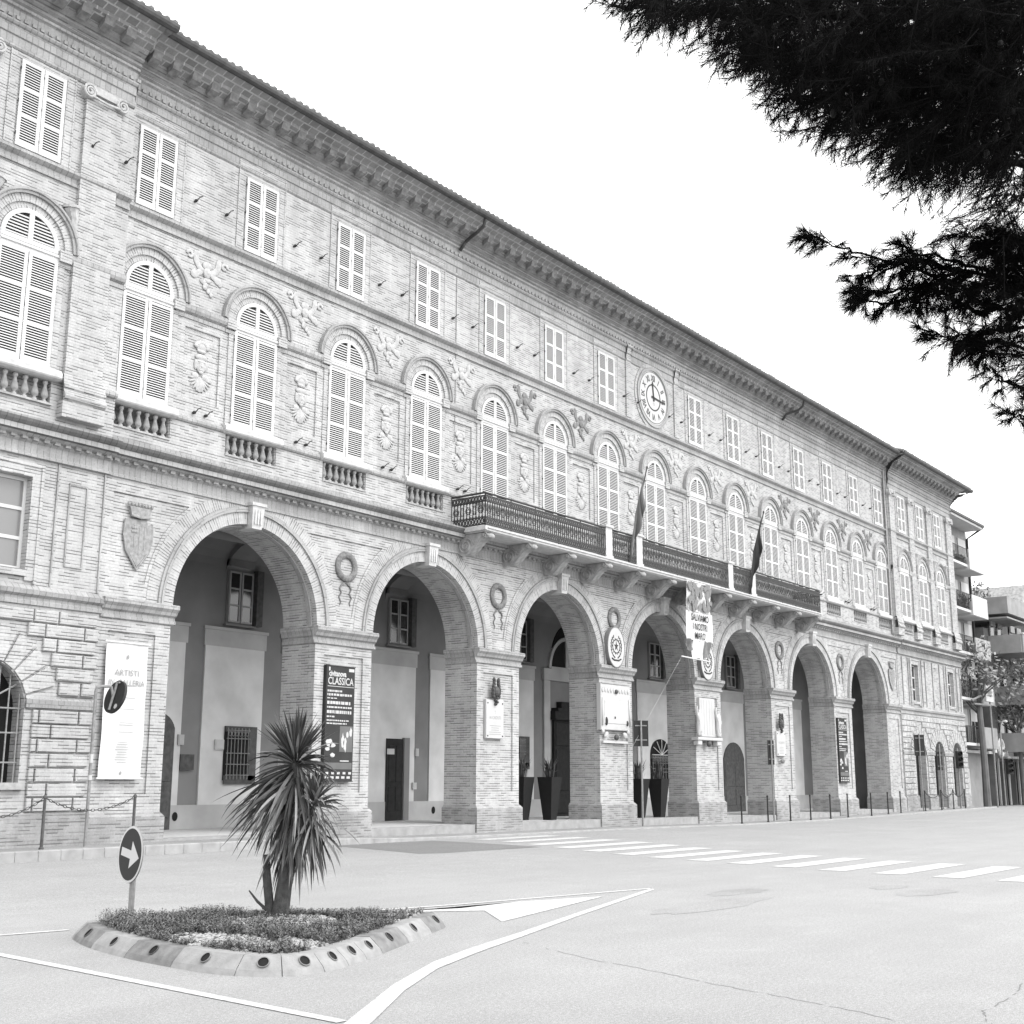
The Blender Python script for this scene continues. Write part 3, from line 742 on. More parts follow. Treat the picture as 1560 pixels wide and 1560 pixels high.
def hand(name, ang, l, wd):
    mb = MB(); c, s_ = cos(ang), sin(ang)
    P = [(-.15, -wd), (l*.7, -wd*.7), (l*.78, -wd*1.8), (l, 0), (l*.78, wd*1.8), (l*.7, wd*.7), (-.15, wd)]
    mb.prism([(AX+x*c-y*s_, 16.5+x*s_+y*c) for x, y in P], -.10, -.085); put(name, mb.mesh(name, 'ink'), CK)
hand('hour_hand', pi/2+.12, .66, .04); hand('minute_hand', -.06, .88, .04)
st = MB()
for sx in (-1, 1):
    for a, b in ((1.66, 2.02),):
        x0, x1 = sorted((AX+sx*a, AX+sx*b)); st.box(x0, x1, -.075, 0, 15.27, 17.5)
        st.prof([(o+.05, z) for o, z in top_profile(0)], x0, x1)
parts('clock_strip', st, 'brick', PAL)
# wreaths, shields
wm_ = MB()
for k in range(40):
    a = 2*pi*k/40; wm_.ell((.33*cos(a), -.07, .33*sin(a)), (.075+.03*(k % 2), .09, .055), 7, 5, 0, -a-.6)
wm_.tube([(.33*cos(2*pi*k/24), -.05, .33*sin(2*pi*k/24)) for k in range(25)], .095, 8)
for sx in (-1, 1):
    wm_.tube([(0, -.03, -.42), (sx*.14, -.05, -.50), (sx*.22, -.04, -.60), (sx*.15, -.03, -.72), (sx*.24, -.03, -.84), (sx*.16, -.03, -.98), (sx*.2, -.03, -1.06)], [.03, .03, .028, .025, .022, .02, .012], 5)
WR = wm_.mesh('wreath_relief', 'wreath', smooth=True)
for i in range(1, 7): put('wreath_relief', WR, PAL, (piers[i], YL+.035, 7.36)).scale = (1, .6, 1)
sh_ = MB()
SP = [(-.34, 1.0), (-.36, .62), (-.28, .3), (0, -.08), (.28, .3), (.36, .62), (.34, .95), (.24, .92), (.2, 1.04)]
sh_.prism([(x, z) for x, z in SP], -.10, 0)
for dx in (-.12, .02, .16): sh_.tube([(dx, -.105, .18+abs(dx)), (dx, -.105, .88)], .012, 4)
for k in range(6): sh_.ell((-.18+.06*(k % 3), -.11, .82-.09*(k//3)), (.035, .03, .035), 6, 4)
pl_ = [(-.36, 1.0), (-.385, .62), (-.3, .28), (0, -.14), (.3, .28), (.385, .62), (.36, .97)]
sh_.tube([(x, -.08, z) for x, z in pl_], .035, 6)
sh_.prism([(-.22, 1.06), (.22, 1.06), (.30, 1.30), (-.30, 1.30)], -.16, 0)
for k in range(8): a = -.32+.091*k; sh_.ell((a, -.14+.08*abs(a), 1.36), (.045, .06, .05), 6, 4)
sh_.tube([(-.26, -.17, 1.10), (0, -.2, 1.06), (.26, -.17, 1.10)], .035, 6)
SHM = sh_.mesh('shield_relief', 'wreath_light', smooth=False)
put('shield_relief', SHM, PAL, (17.30, YL+.035, 6.5)).scale = (1, .6, 1); put('shield_relief', SHM, PAL, (64.9, YL+.035, 6.5)).scale = (1, .6, 1)
# ---- balcony
bc = MB(); BX0, BX1 = 28.7, 53.4
bprof = [(.2, 8.98), (1.30, 8.98), (1.36, 9.01), (1.40, 9.02), (1.40, 9.08), (1.44, 9.09), (1.44, 9.145), (.0, 9.145)]
bc.prof(bprof, BX0+.1, BX1-.1)
bc.box(BX0, BX0+.1, -1.44, -.02, 9.02, 9.14); bc.box(BX1-.1, BX1, -1.44, -.02, 9.02, 9.14)
BC = part('balcony', bc, 'stone', PAL)
br = MB()
P = [(.0, .30), (1.06, .28), (1.16, .24), (1.18, .17), (1.12, .12), (1.02, .10), (.86, .02), (.70, -.12), (.55, -.26), (.42, -.33), (.27, -.36), (.12, -.33), (.02, -.24)]
hw = .15
vs = [(-hw, -o, z) for o, z in P]+[(hw, -o, z) for o, z in P]; n = len(P)
br.add(vs, [(k, (k+1) % n, (k+1) % n+n, k+n)[::-1] for k in range(n)]+[tuple(range(n)), tuple(range(2*n-1, n-1, -1))])
for sx in (-1, 1):
    for (co, cz, r0, tn) in ((.30, -.06, .27, 2.6), (1.06, .19, .09, 1.4)):
        br.tube([(sx*(hw+.012), -(co+r0*(1-t/40)*cos(t*tn*2*pi/40)), cz+r0*(1-t/40)*sin(t*tn*2*pi/40)) for t in range(38)], .022, 5)
    br.tube([(sx*(hw+.01), -o, z) for o, z in ((.56, .10), (.62, .0), (.72, -.02), (.80, .08), (.92, .16), (1.02, .2))], .022, 5)
br.ell((0, -1.17, .18), (.17, .07, .08), 10, 6)
BRM = br.mesh('bracket', 'stone_worn')
for k in range(12): put('bracket', BRM, BC, (AX-12.1+2.2*k, YL+.0, 8.68))
ped = MB(); ped.box(-.2, .2, -.19, .19, 0, 1.06); ped.box(-.25, .25, -.24, .24, 1.06, 1.13); ped.box(-.23, .23, -.22, .22, 0, .08)
PEDM = ped.mesh('pedestal', 'stone')
for dx in (-5.5, -3.5, 3.5, 5.5): put('pedestal', PEDM, BC, (AX+dx, -1.22, 9.145))
def railing(p0, p1):
    mb = MB(); p0 = Vector(p0); p1 = Vector(p1); d = p1-p0; L = d.length; d.normalize()
    def P_(s, z): return p0+d*s+Vector((0, 0, z))
    for z, r in ((.06, .024), (.26, .02), (.78, .02), (.94, .02)): mb.tube([P_(0, z), P_(L, z)], r, 5)
    mb.tube([P_(0, 1.02), P_(L, 1.02)], .032, 6)
    n = max(3, int(L/.115)); s_ = L/n
    for k in range(n+1):
        x = k*s_
        mb.tube([P_(x, .26), P_(x, .78)], .017, 4)
        if k < n:
            # scrolled bands above and below, arched heads between the bars
            for (a, b) in ((.06, .26), (.78, .94)):
                mb.tube([P_(x, a), P_(x+s_, b)], .019, 4, 0, False); mb.tube([P_(x, b), P_(x+s_, a)], .019, 4, 0, False)
                mb.tube([P_(x+s_/2+.035*cos(t), (a+b)/2+.05*sin(t)) for t in (0, 1.05, 2.1, 3.14, 4.2, 5.2, 6.28)], .014, 4, 0, False)
            for zz, sg in ((.78, -1), (.26, 1)): mb.tube([P_(x, zz+sg*.09), P_(x+s_*.25, zz+sg*.03), P_(x+s_*.75, zz+sg*.03), P_(x+s_, zz+sg*.09)], .012, 4, 0, False)
            if k % 4 == 1:
                mb.tube([P_(x+s_*.5+s_*.9*cos(t), .52+.11*sin(t)) for t in (0, .8, 1.6, 2.4, 3.2, 4, 4.8, 5.6, 6.28)], .016, 4, 0, False)
                mb.tube([P_(x+s_*.5+s_*.5*cos(t), .52+.06*sin(t)) for t in (0, 1.3, 2.6, 3.9, 5.2, 6.28)], .016, 4, 0, False)
            elif k % 4 == 3: mb.tube([P_(x+s_*.5+s_*.4*cos(t), .52+.16*sin(t)) for t in (0, 1.05, 2.1, 3.14, 4.2, 5.2, 6.28)], .012, 4, 0, False)
    for k in range(0, n+1, max(1, n//max(1, round(L/1.25)))): mb.tube([P_(k*s_, 0), P_(k*s_, 1.05)], .02, 5)
    return put('railing', mb.mesh('railing', 'iron'), BC)
ry = -1.38; rz = 9.145
for a, b in ((BX0+.06, AX-5.7), (AX-5.3, AX-3.7), (AX-3.3, AX+3.3), (AX+3.7, AX+5.3), (AX+5.7, BX1-.06)): railing((a, ry, rz), (b, ry, rz))
railing((BX0+.06, -.06, rz), (BX0+.06, ry, rz)); railing((BX1-.06, ry, rz), (BX1-.06, -.06, rz))
# ---- inside the arcade
YB = 4.2
bw_ = MB(); fl = MB()
pan = []
for i, p in enumerate(piers):
    pan.append((p-1.08, p+1.12))
    if i < 7: pan.append((p+S-1.52, p+S+1.62))
pan = [(a, b) for a, b in pan if a > 16.6 and b < 65.6]
openings = [(arch_poly(AX, 1.15, .2, 4.55, 1.15+.9, 12), .35, None)]
bw_.box(16.42, 65.78, YB, YB+.2, .1, 9.4)
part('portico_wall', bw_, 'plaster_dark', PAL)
for a, b in pan:
    if a < AX < b: continue
    mb = MB(); mb.box(a, b, YB-.05, YB-.001, 1.0, 5.42, 0); mb.box(a-.06, b+.06, YB-.065, YB-.001, 5.42, 5.88, 1); mb.box(a-.1, b+.1, YB-.10, YB-.001, 5.88, 5.97, 1)
    part('plaster_panel', mb, ['plaster_light', 'plaster_mid'], PAL)
dd = MB(); dd.box(16.42, AX-1.5, YB-.075, YB-.001, .1, 1.0); dd.box(AX+1.5, 65.78, YB-.075, YB-.001, .1, 1.0); parts('dado', dd, 'plaster_mid', PAL)
ce = MB(); K = 14
for k in range(K):                                           # barrel vault
    def vp(t): a = pi*t/K; return ((YI+YB)/2-cos(a)*(YB-YI)/2*1.0, 7.75+sin(a)*.95)
    (ya, za), (yb, zb_) = vp(k), vp(k+1); ce.add([(16.42, ya, za), (65.78, ya, za), (65.78, yb, zb_), (16.42, yb, zb_)], [(0, 3, 2, 1)][::1])
for p in piers[1:7]:                                         # transverse ribs
    for k in range(K):
        (ya, za), (yb, zb_) = vp(k), vp(k+1)
        ce.add([(p-.45, ya, za-.22), (p+.45, ya, za-.22), (p+.45, yb, zb_-.22), (p-.45, yb, zb_-.22), (p-.45, ya, za), (p+.45, ya, za), (p+.45, yb, zb_), (p-.45, yb, zb_)], [(0, 1, 2, 3), (0, 3, 7, 4), (1, 5, 6, 2)])
    ce.box(p-.45, p+.45, YB-.22, YB-.002, 7.78, 7.98); ce.box(p-.35, p+.35, YI+.002, YI+.3, 7.2, 7.6)
ce.box(16.3, 16.42, YL+.3, YB+.2, 0, 9.4); ce.box(65.78, 65.9, YL+.3, YB+.2, 0, 9.4)
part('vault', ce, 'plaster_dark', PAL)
xs2 = [16.42+i*(65.78-16.42)/60 for i in range(61)]
part('portico_floor', grid(xs2, [YL+.1, 1, 2, YB+.1], lambda x, y: floor_z(x)), 'stone', PAL)
for c in arcs:
    mb = MB(); mb.box(c-R1+.1, c+R1-.1, YL-.06, YL+.35, 0, floor_z(c)+.012); part('stone_step', mb, 'kerbstone', PAL)
def casement(x, z0, z1, wd=.9, name='portico_window'):
    mb = MB(); mb.box(x-wd/2-.05, x+wd/2+.05, YB-.04, YB-.002, z0-.05, z1+.05, 0); mb.box(x-wd/2-.12, x+wd/2+.12, YB-.14, YB-.002, z0-.11, z0-.051, 0)
    o = part(name, mb, ['plaster_dark'], PAL)
    f2 = MB()
    for a, b in ((x-wd/2, x-.02), (x+.02, x+wd/2)):
        f2.box(a, a+.05, YB-.085, YB-.041, z0, z1); f2.box(b-.05, b, YB-.085, YB-.041, z0, z1)
        for k in range(4): zz = z0+(z1-z0-.05)*k/3; f2.box(a+.05, b-.05, YB-.083, YB-.041, zz, zz+.05)
    put('window_frame', f2.mesh('window_frame', 'frame_grey'), o)
    g2 = MB(); g2.box(x-wd/2+.02, x+wd/2-.02, YB-.06, YB-.042, z0+.02, z1-.02); put('pane', g2.mesh('pane', 'glass'), o)
    sh = MB(); sh.box(x+wd/2+.06, x+wd/2+.30, YB-.2, YB-.002, z0-.05, z1+.1); put('open_shutter', sh.mesh('open_shutter', 'wood_mid'), o)
for x in (24.2, 31.1, 37.9, 47.9, 55.1): casement(x, 6.15, 7.65)
def grille_window(x, z0, z1, wd, arch=False):
    mb = MB(); mb.box(x-wd/2, x+wd/2, YB-.09, YB-.052, z0, z1, 0)
    if arch: mb.prism([(x+wd/2*cos(pi*i/12), z1+wd/2*.8*sin(pi*i/12)) for i in range(13)], YB-.09, YB-.052)
    o = part('barred_window', mb, 'void', PAL)
    rv = MB(); rv.box(x+wd/2-.28, x+wd/2, YB-.13, YB-.091, z0, z1); rv.box(x-wd/2, x+wd/2, YB-.13, YB-.091, z0-.1, z0+.14); rv.box(x-wd/2, x+wd/2-.28, YB-.13, YB-.091, z1-.16, z1)
    put('reveal', rv.mesh('reveal', 'wood_mid'), o)
    gr = MB(); n = 6
    for k in range(n+1): xx = x-wd/2+.06+(wd-.4)*k/n; gr.tube([(xx, YB-.16, z0+.03), (xx, YB-.16, z1-.05)], .014, 5)
    for zz in (z0+.15, z0+.45, (z0+z1)/2, z1-.35, z1-.12): gr.tube([(x-wd/2+.02, YB-.16, zz), (x+wd/2-.28, YB-.16, zz)], .014, 5)
    for k in range(n): gr.tube([(x-wd/2+.06+(wd-.4)*(k+.5)/n+.05*cos(t), YB-.165, z1-.22+.07*sin(t)) for t in (0, 1.2, 2.4, 3.6, 4.8, 6.28)], .012, 4)
    put('grille', gr.mesh('grille', 'iron_light'), o)
    if arch:
        fa = MB()
        for k in range(7): t = pi*k/6; fa.tube([(x, YB-.15, z1), (x+wd*.48*cos(t), YB-.15, z1+wd*.38*sin(t))], .018, 5)
        put('fan_grille', fa.mesh('fan_grille', 'frame'), o)
grille_window(24.42, 1.66, 3.18, 1.16)
grille_window(48.2, 1.62, 2.8, 1.7, True)
grille_window(38.1, 2.2, 3.3, .7)
def doorway(x, wd, z0, z1, arch=False, mat='wood', name='doorway'):
    P = rect(x-wd/2, x+wd/2, z0, z1) if not arch else arch_poly(x, wd/2, z0, z1, wd/2*1.05, 12)
    mb = MB(); mb.prism(P, YB-.10, YB-.002); o = part(name, mb, mat, PAL)
    l = MB()
    for a, b in ((x-wd/2+.08, x-.04), (x+.04, x+wd/2-.08)):
        for q0, q1 in ((.12, .42), (.47, .92)): l.bevbox(a, b, YB-.125, YB-.1, z0+(z1-z0)*q0, z0+(z1-z0)*q1, .02)
    put('door_leaf', l.mesh('door_leaf', mat), o)
    return o
doorway(31.0, .78, .38, 3.02, name='side_door'); 
jb = MB(); jb.box(31.4, 31.66, YB-.16, YB-.002, .38, 3.06); part('door_jamb', jb, 'plaster_dark', PAL)
doorway(55.1, 2.1, .28, 2.75, True, 'wood_mid', 'arched_door')
doorway(60.9, 1.2, .30, 3.2, False, 'wood', 'side_door')
doorway(21.5, 1.15, .35, 3.05, True, 'wood_mid', 'side_door')
# main portal
po = MB(); po.box(AX-1.02, AX+1.02, YB-.12, YB-.002, .34, 4.0); MP = part('main_portal', po, 'wood', PAL)
l = MB()
for a, b in ((AX-.95, AX-.03), (AX+.03, AX+.95)):
    for z0, z1 in ((.45, 1.2), (1.3, 2.9), (3.0, 3.9)): l.bevbox(a, b, YB-.16, YB-.12, z0, z1, .03)
put('door_leaf', l.mesh('door_leaf', 'wood'), MP)
l = MB(); l.box(AX-1.2, AX+1.2, YB-.30, YB-.002, 4.0, 4.32); l.box(AX-1.05, AX+1.05, YB-.34, YB-.002, 4.32, 4.45); l.box(AX-.7, AX+.7, YB-.25, YB-.002, 4.45, 4.7)
put('door_hood', l.mesh('door_hood', 'wood'), MP)
l = MB(); l.box(AX-1.62, AX-1.22, YB-.08, YB-.002, 1, 5.9); l.box(AX+1.22, AX+1.62, YB-.08, YB-.002, 1, 5.9); l.box(AX-1.7, AX+1.7, YB-.14, YB-.002, 5.5, 5.95); put('door_case', l.mesh('door_case', 'plaster_mid'), MP)
fl_ = MB(); P = [(AX+1.15*cos(pi*i/20), 5.98+1.75*sin(pi*i/20)) for i in range(21)]; fl_.prism(P, YB-.05, YB-.002); FL = part('portal_fanlight', fl_, 'void', PAL)
l = MB(); l.ring(AX, 5.98, 1.15, 1.3, YB-.1, YB-.002, k=24); l.box(AX-.16, AX+.02, YB-.11, YB-.051, 5.98, 7.65); l.box(AX-1.2, AX+1.2, YB-.12, YB-.002, 5.951, 6.05); put('window_frame', l.mesh('window_frame', 'plaster_mid'), FL)
# small fittings on the portico wall
def fitting(name, x, z, wx, wz, mat, d=.05, y=None): 
    mb = MB(); y = YB-.06 if y is None else y; mb.box(x-wx/2, x+wx/2, y-d, y, z-wz/2, z+wz/2, 0); mb.box(x-wx/2+.03, x+wx/2-.03, y-d-.008, y-d, z-wz/2+.03, z+wz/2-.03, 0); return part(name, mb, mat, PAL)
fitting('notice_frame', 22.55, 2.15, .46, .42, 'wood_mid'); fitting('meter_box', 22.3, 2.75, .2, .28, 'plaster_mid'); fitting('name_plate', 23.65, 2.65, .32, .28, 'marble'); fitting('letter_box', 32.0, 1.5, .2, .22, 'stone'); fitting('door_sign', 30.75, 2.6, .34, .18, 'marble', .02, YB-.13)
fitting('meter_box', 32.1, 2.6, .16, .25, 'plaster_mid'); fitting('display_case', 28.3, 2.5, .5, .9, 'wood', .1)
vt = MB()
for x in (22.25, 33.0): vt.prism([(x+.09*cos(2*pi*i/14), .7+.12*sin(2*pi*i/14)) for i in range(14)], YB-.09, YB-.07)
parts('wall_vent', vt, 'void', PAL)
# ---- wings
def wing(x0, x1, sgn, upper, arched, pilasters, gates, mezz, win_r):
    YW = -.27
    wb = MB(); holes = []
    for gx in gates: holes.append((arch_poly(gx, win_r, .3 if sgn > 0 else 1.6, 3.10, win_r, 16), .42, 1))
    for mx, mw in mezz: holes.append((rect(mx-mw/2, mx+mw/2, 5.98, 7.98), .28, 1))
    for ax in arched: holes.append((rect(ax-.83, ax+.83, 9.68, 10.2), .25, 0))
    wall_poly(wb, rect(x0, x1, 0, 18.7), holes, YW)
    wb.quad((x1, YW, 0), (x1, 15 if sgn > 0 else .02, 0), (x1, 15 if sgn > 0 else .02, 19), (x1, YW, 19)); wb.quad((x0, .0, 0), (x0, YW, 0), (x0, YW, 19), (x0, .0, 19))
    part('wing_wall', wb, ['brick', 'void'], PAL)
    ba = MB(); ba.box(x0, x1+.04, YW-.10, YW, 0, .88); ba.box(x0, x1+.03, YW-.07, YW, .88, .97)
    if sgn > 0:
        ba = MB(); e = [x0]+[v for gx in gates for v in (gx-win_r, gx+win_r)]+[x1+.04]
        for a, b in zip(e[::2], e[1::2]): ba.box(a, b, YW-.10, YW, 0, .88); ba.box(a, b, YW-.07, YW, .88, .97)
    parts('wing_base', ba, 'brick_base', PAL)
    ru = MB(); rows = 14; zz = 1.0; r = random.Random(5)
    for k in range(rows):
        z0 = 1.0+.3*k; z1 = z0+.3
        if 3.1 <= z0 < 3.35: continue
        x = x0+.0-(.3 if k % 2 else 0)
        lens = (.95, .60) if sgn < 0 else (.62, .45)
        j = 0
        while x < x1:
            L_ = lens[(j+k) % 2]; a, b = max(x, x0), min(x+L_, x1); j += 1; x += L_
            if b-a < .08: continue
            segs = [(a, b)]
            for gx in gates:
                hw = win_r+.16 if z0 < 3.1 else (sqrt(max(0, (win_r+.75)**2-(z0-3.1)**2)) if z0 < 3.1+win_r+.75 else 0)
                if hw:
                    ns = []
                    for (p, q) in segs:
                        if q <= gx-hw or p >= gx+hw: ns.append((p, q))
                        else:
                            if p < gx-hw: ns.append((p, gx-hw))
                            if q > gx+hw: ns.append((gx+hw, q))
                    segs = ns
            for p, q in segs:
                if q-p > .08: ru.bevbox(p+.018, q-.018, YW-.07, YW, z0+.018, min(z1, 5.2)-.018, .016)
    for gx in gates:                                          # voussoirs
        nv = 11
        for k in range(nv):
            t0, t1 = pi*k/nv+.02, pi*(k+1)/nv-.02
            P = [(gx+(win_r+.02)*cos(t), 3.1+(win_r+.02)*sin(t)) for t in (t0, t1)]+[(gx+(win_r+.72)*cos(t), 3.1+(win_r+.72)*sin(t)) for t in (t1, t0)]
            ru.prism(P[::-1], YW-.06, YW)
    part('rusticated_blocks', ru, 'brick', PAL)
    bd = MB(); e = [x0]+[v for gx in gates for v in (gx-win_r, gx+win_r)]+[x1+.02]
    for a, b in zip(e[::2], e[1::2]): bd.prof([(.27, 3.12), (.34, 3.13), (.35, 3.30), (.31, 3.34), (.27, 3.36)], a, b)
    parts('wing_impost_band', bd, 'moulding', PAL)
    sc_ = MB(); sc_.prof([(.27, 5.24), (.32, 5.26), (.32, 5.34), (.30, 5.36), (.30, 5.42), (.38, 5.47), (.40, 5.56), (.36, 5.60), (.27, 5.68)], x0, x1+.03); parts('wing_string_course', sc_, 'moulding', PAL)
    s2 = MB(); s2.prof([(o+.25, z) for o, z in str2], x0, x1); s2.prof([(o+.25, z) for o, z in imp2], x0, x0+.01)
    parts('wing_string_course', s2, 'moulding', PAL)
    s3 = MB(); gp = [x0]+[v for ax in arched for v in (ax-.98, ax+.98)]+[x1]
    for a, b in zip(gp[::2], gp[1::2]): s3.prof([(o+.25, z) for o, z in sillp], a, b); s3.prof([(o+.25, z) for o, z in imp2], a, b)
    parts('wing_sill_course', s3, 'moulding', PAL)
    for a, b in pilasters:
        p = MB(); p.box(a, b, YW-.10, YW, 10.42, 17.45)
        p.box(a-.06, b+.06, YW-.21, YW, 9.42, 9.80); p.prof([(.48, 9.80), (.53, 9.84), (.55, 9.90), (.53, 9.97), (.49, 9.99), (.47, 10.05), (.50, 10.09), (.50, 10.15), (.46, 10.18), (.42, 10.42)], a-.05, b+.05)
        o = part('pilaster', p, 'brick', PAL)
        c = MB(); c.box(a-.05, b+.05, YW-.16, YW-.101, 17.30, 17.49)
        for x in (a+.03, b-.03):
            c.tube([(x+.17*(1-t/44)*cos(t*2.4*2*pi/44+1.2), YW-.17, 17.30+.17*(1-t/44)*sin(t*2.4*2*pi/44+1.2)) for t in range(40)], .034, 6)
            c.prism([(x+.17*cos(2*pi*i/16), 17.30+.17*sin(2*pi*i/16)) for i in range(16)], YW-.16, YW-.002)
        c.tube([(a+.1, YW-.18, 17.20), ((a+b)/2, YW-.19, 17.16), (b-.1, YW-.18, 17.20)], .03, 6)
        put('capital', c.mesh('capital', 'terracotta'), o)
    for x in upper: upper_window(x, YW)
    for x in arched: arched_window(x, YW, bal=True)
    for i, x in enumerate(arched):                             # horns of plenty beside the arch heads
        for sx in (-1, 1):
            h = MB(); h.tube([(x+sx*1.0, YW-.03, 13.45), (x+sx*1.02, YW-.06, 13.75), (x+sx*.98, YW-.08, 14.05), (x+sx*.90, YW-.10, 14.3)], [.03, .07, .12, .17], 8); h.tube([(x+sx*.90, YW-.10, 14.3), (x+sx*.89, YW-.11, 14.36)], [.2, .19], 8)
            part('horn_relief', h, 'terracotta', PAL)
    for mx, mw in mezz:
        f2 = MB(); y = YW+.20
        for a, b in ((mx-mw/2, mx-.01), (mx+.01, mx+mw/2)):
            f2.box(a, a+.07, y-.05, y, 5.98, 7.98); f2.box(b-.07, b, y-.05, y, 5.98, 7.98)
            for z in (5.98, 6.62, 7.26, 7.9): f2.box(a+.07, b-.07, y-.048, y, z, z+.075)
        o = part('mezzanine_window', f2, 'white', PAL)
        g2 = MB(); g2.box(mx-mw/2+.01, mx+mw/2-.01, y-.02, y-.012, 6.0, 7.96); put('pane', g2.mesh('pane', 'glass_pale' if sgn < 0 else 'glass'), o)
        s2 = MB()
        for a, b in ((mx-mw/2-.20, mx-mw/2-.002), (mx+mw/2+.002, mx+mw/2+.20)): s2.box(a, b, YW-.05, YW, 5.75, 8.2)
        s2.box(mx-mw/2-.002, mx+mw/2+.002, YW-.05, YW, 7.982, 8.2); s2.box(mx-mw/2-.002, mx+mw/2+.002, YW-.08, YW, 5.84, 5.978)
        for a, b in ((mx-mw/2-.27, mx-mw/2-.2), (mx+mw/2+.2, mx+mw/2+.27)): s2.box(a, b, YW-.075, YW, 5.70, 8.28)
        s2.box(mx-mw/2-.2, mx+mw/2+.2, YW-.075, YW, 8.201, 8.28)
        put('window_surround', s2.mesh('window_surround', 'brick'), o)
    return YW
wing(5.8, 16.42, -1, LW, LW, [(15.02, 15.98), (11.95, 12.8)], [13.78], [(13.75, 1.5), (10.6, 1.5)], 1.0)
wing(65.78, 76.38, 1, RW, [67.65, 70.65, 73.65], [(65.84, 66.6), (68.75, 69.5), (71.8, 72.5), (75.3, 76.3)], [68.5, 71.5, 74.6], [(68.3, 1.0), (74.3, 1.0)], .8)
lp = MB()
for (a, b, z0, z1) in ((15.42, 15.88, 6.2, 7.98),):
    for x0, x1, q0, q1 in ((a, b, z1, z1+.05), (a, a+.03, z0, z1), (b-.03, b, z0, z1), (a, b, z0-.03, z0)): lp.box(x0, x1, -.30, -.272, q0, q1)
for x in (15.12, 16.30): lp.box(x-.015, x+.015, -.31, -.272, 5.7, 8.4)
for x in (66.4, 67.3, 69.4, 70.0, 71.2, 72.4, 73.2, 75.4, 76.0): lp.box(x-.03, x+.03, -.32, -.272, 5.75, 8.3)
for x in (69.7, 71.8, 75.7): lp.box(x-.2, x+.2, -.31, -.272, 8.0, 8.06); lp.box(x-.2, x+.2, -.31, -.272, 6.0, 6.05)
parts('wall_strip', lp, 'moulding', PAL)
# bars and glazing of the left ground-floor window
gb = MB()
for k in range(9): x = 12.8+.24*k; gb.tube([(x, -.16, 1.6), (x, -.16, 3.1+sqrt(max(0.01, 1-(x-13.78)**2))-.02)], .018, 6)
for z in (2.0, 2.6, 3.1): gb.tube([(12.78, -.16, z), (14.78, -.16, z)], .018, 6)
for k in range(7): t = pi*k/6; gb.tube([(13.78, -.15, 3.1), (13.78+.98*cos(t), -.15, 3.1+.98*sin(t))], .02, 6)
part('window_grille', gb, 'iron_light', PAL)
wd_ = MB(); wd_.box(12.7, 14.86, -.40, -.272, 1.46, 1.60); part('window_sill', wd_, 'stone_worn', PAL)
# plain body behind the fronts, so that the house is solid from other sides
bd = MB(); bd.box(5.8, 76.36, 4.6, 14.9, 0, 19.2); bd.box(5.8, 76.3, .4, 4.5, 9.6, 19.2); part('rear_body', bd, 'brick', PAL)
# ------------------------------------------------------------------ things hung on the palace
def flat_xf(cx, cz, y): return lambda x, y_, z: (cx+x, y-z, cz+y_)
# long pale art banner
T = thing('art_banner', (17.16, -.36, 1.69), 'tall white exhibition banner in faint lettering hung on the leftmost pier', 'banner')
mb = MB(); n = 14
for i in range(n):
    for j in range(4):
        def bp(i, j): return (-.55+1.1*j/4, .012*sin(i*1.1)+.01*cos(j*1.7+i*.5), 2.97*i/n)
        mb.quad(bp(i, j), bp(i, j+1), bp(i+1, j+1), bp(i+1, j))
part('banner_cloth', mb, 'cloth_white', T, True)
mb = MB()
mb.text('ARTISTI', flat_xf(0, 2.24, -.034), .19, 0, 1, 0, .002); mb.text('IN_GALLERIA', flat_xf(0, 2.02, -.034), .19, 0, .85, 0, .002)
for k in range(9): r_ = .12+.06*((k*7) % 4)/3; mb.box(-r_, r_, -.034, -.032, .34+.055*k, .352+.055*k)
for z in (1.75, 1.5, 1.2, 1.15, 1.0): mb.box(-.12, .25, -.034, -.032, z, z+.012)
mb.ell((0, -.03, 2.66), (.035, .004, .05), 8, 5); mb.ell((0, -.03, .12), (.03, .004, .04), 8, 5)
part('lettering', mb, 'ink_faint', T)
mb = MB()
for z in (0, 2.97): mb.tube([(-.6, -.01, z), (.6, -.01, z)], .02, 6)
parts('banner_rod', mb, 'frame', T)
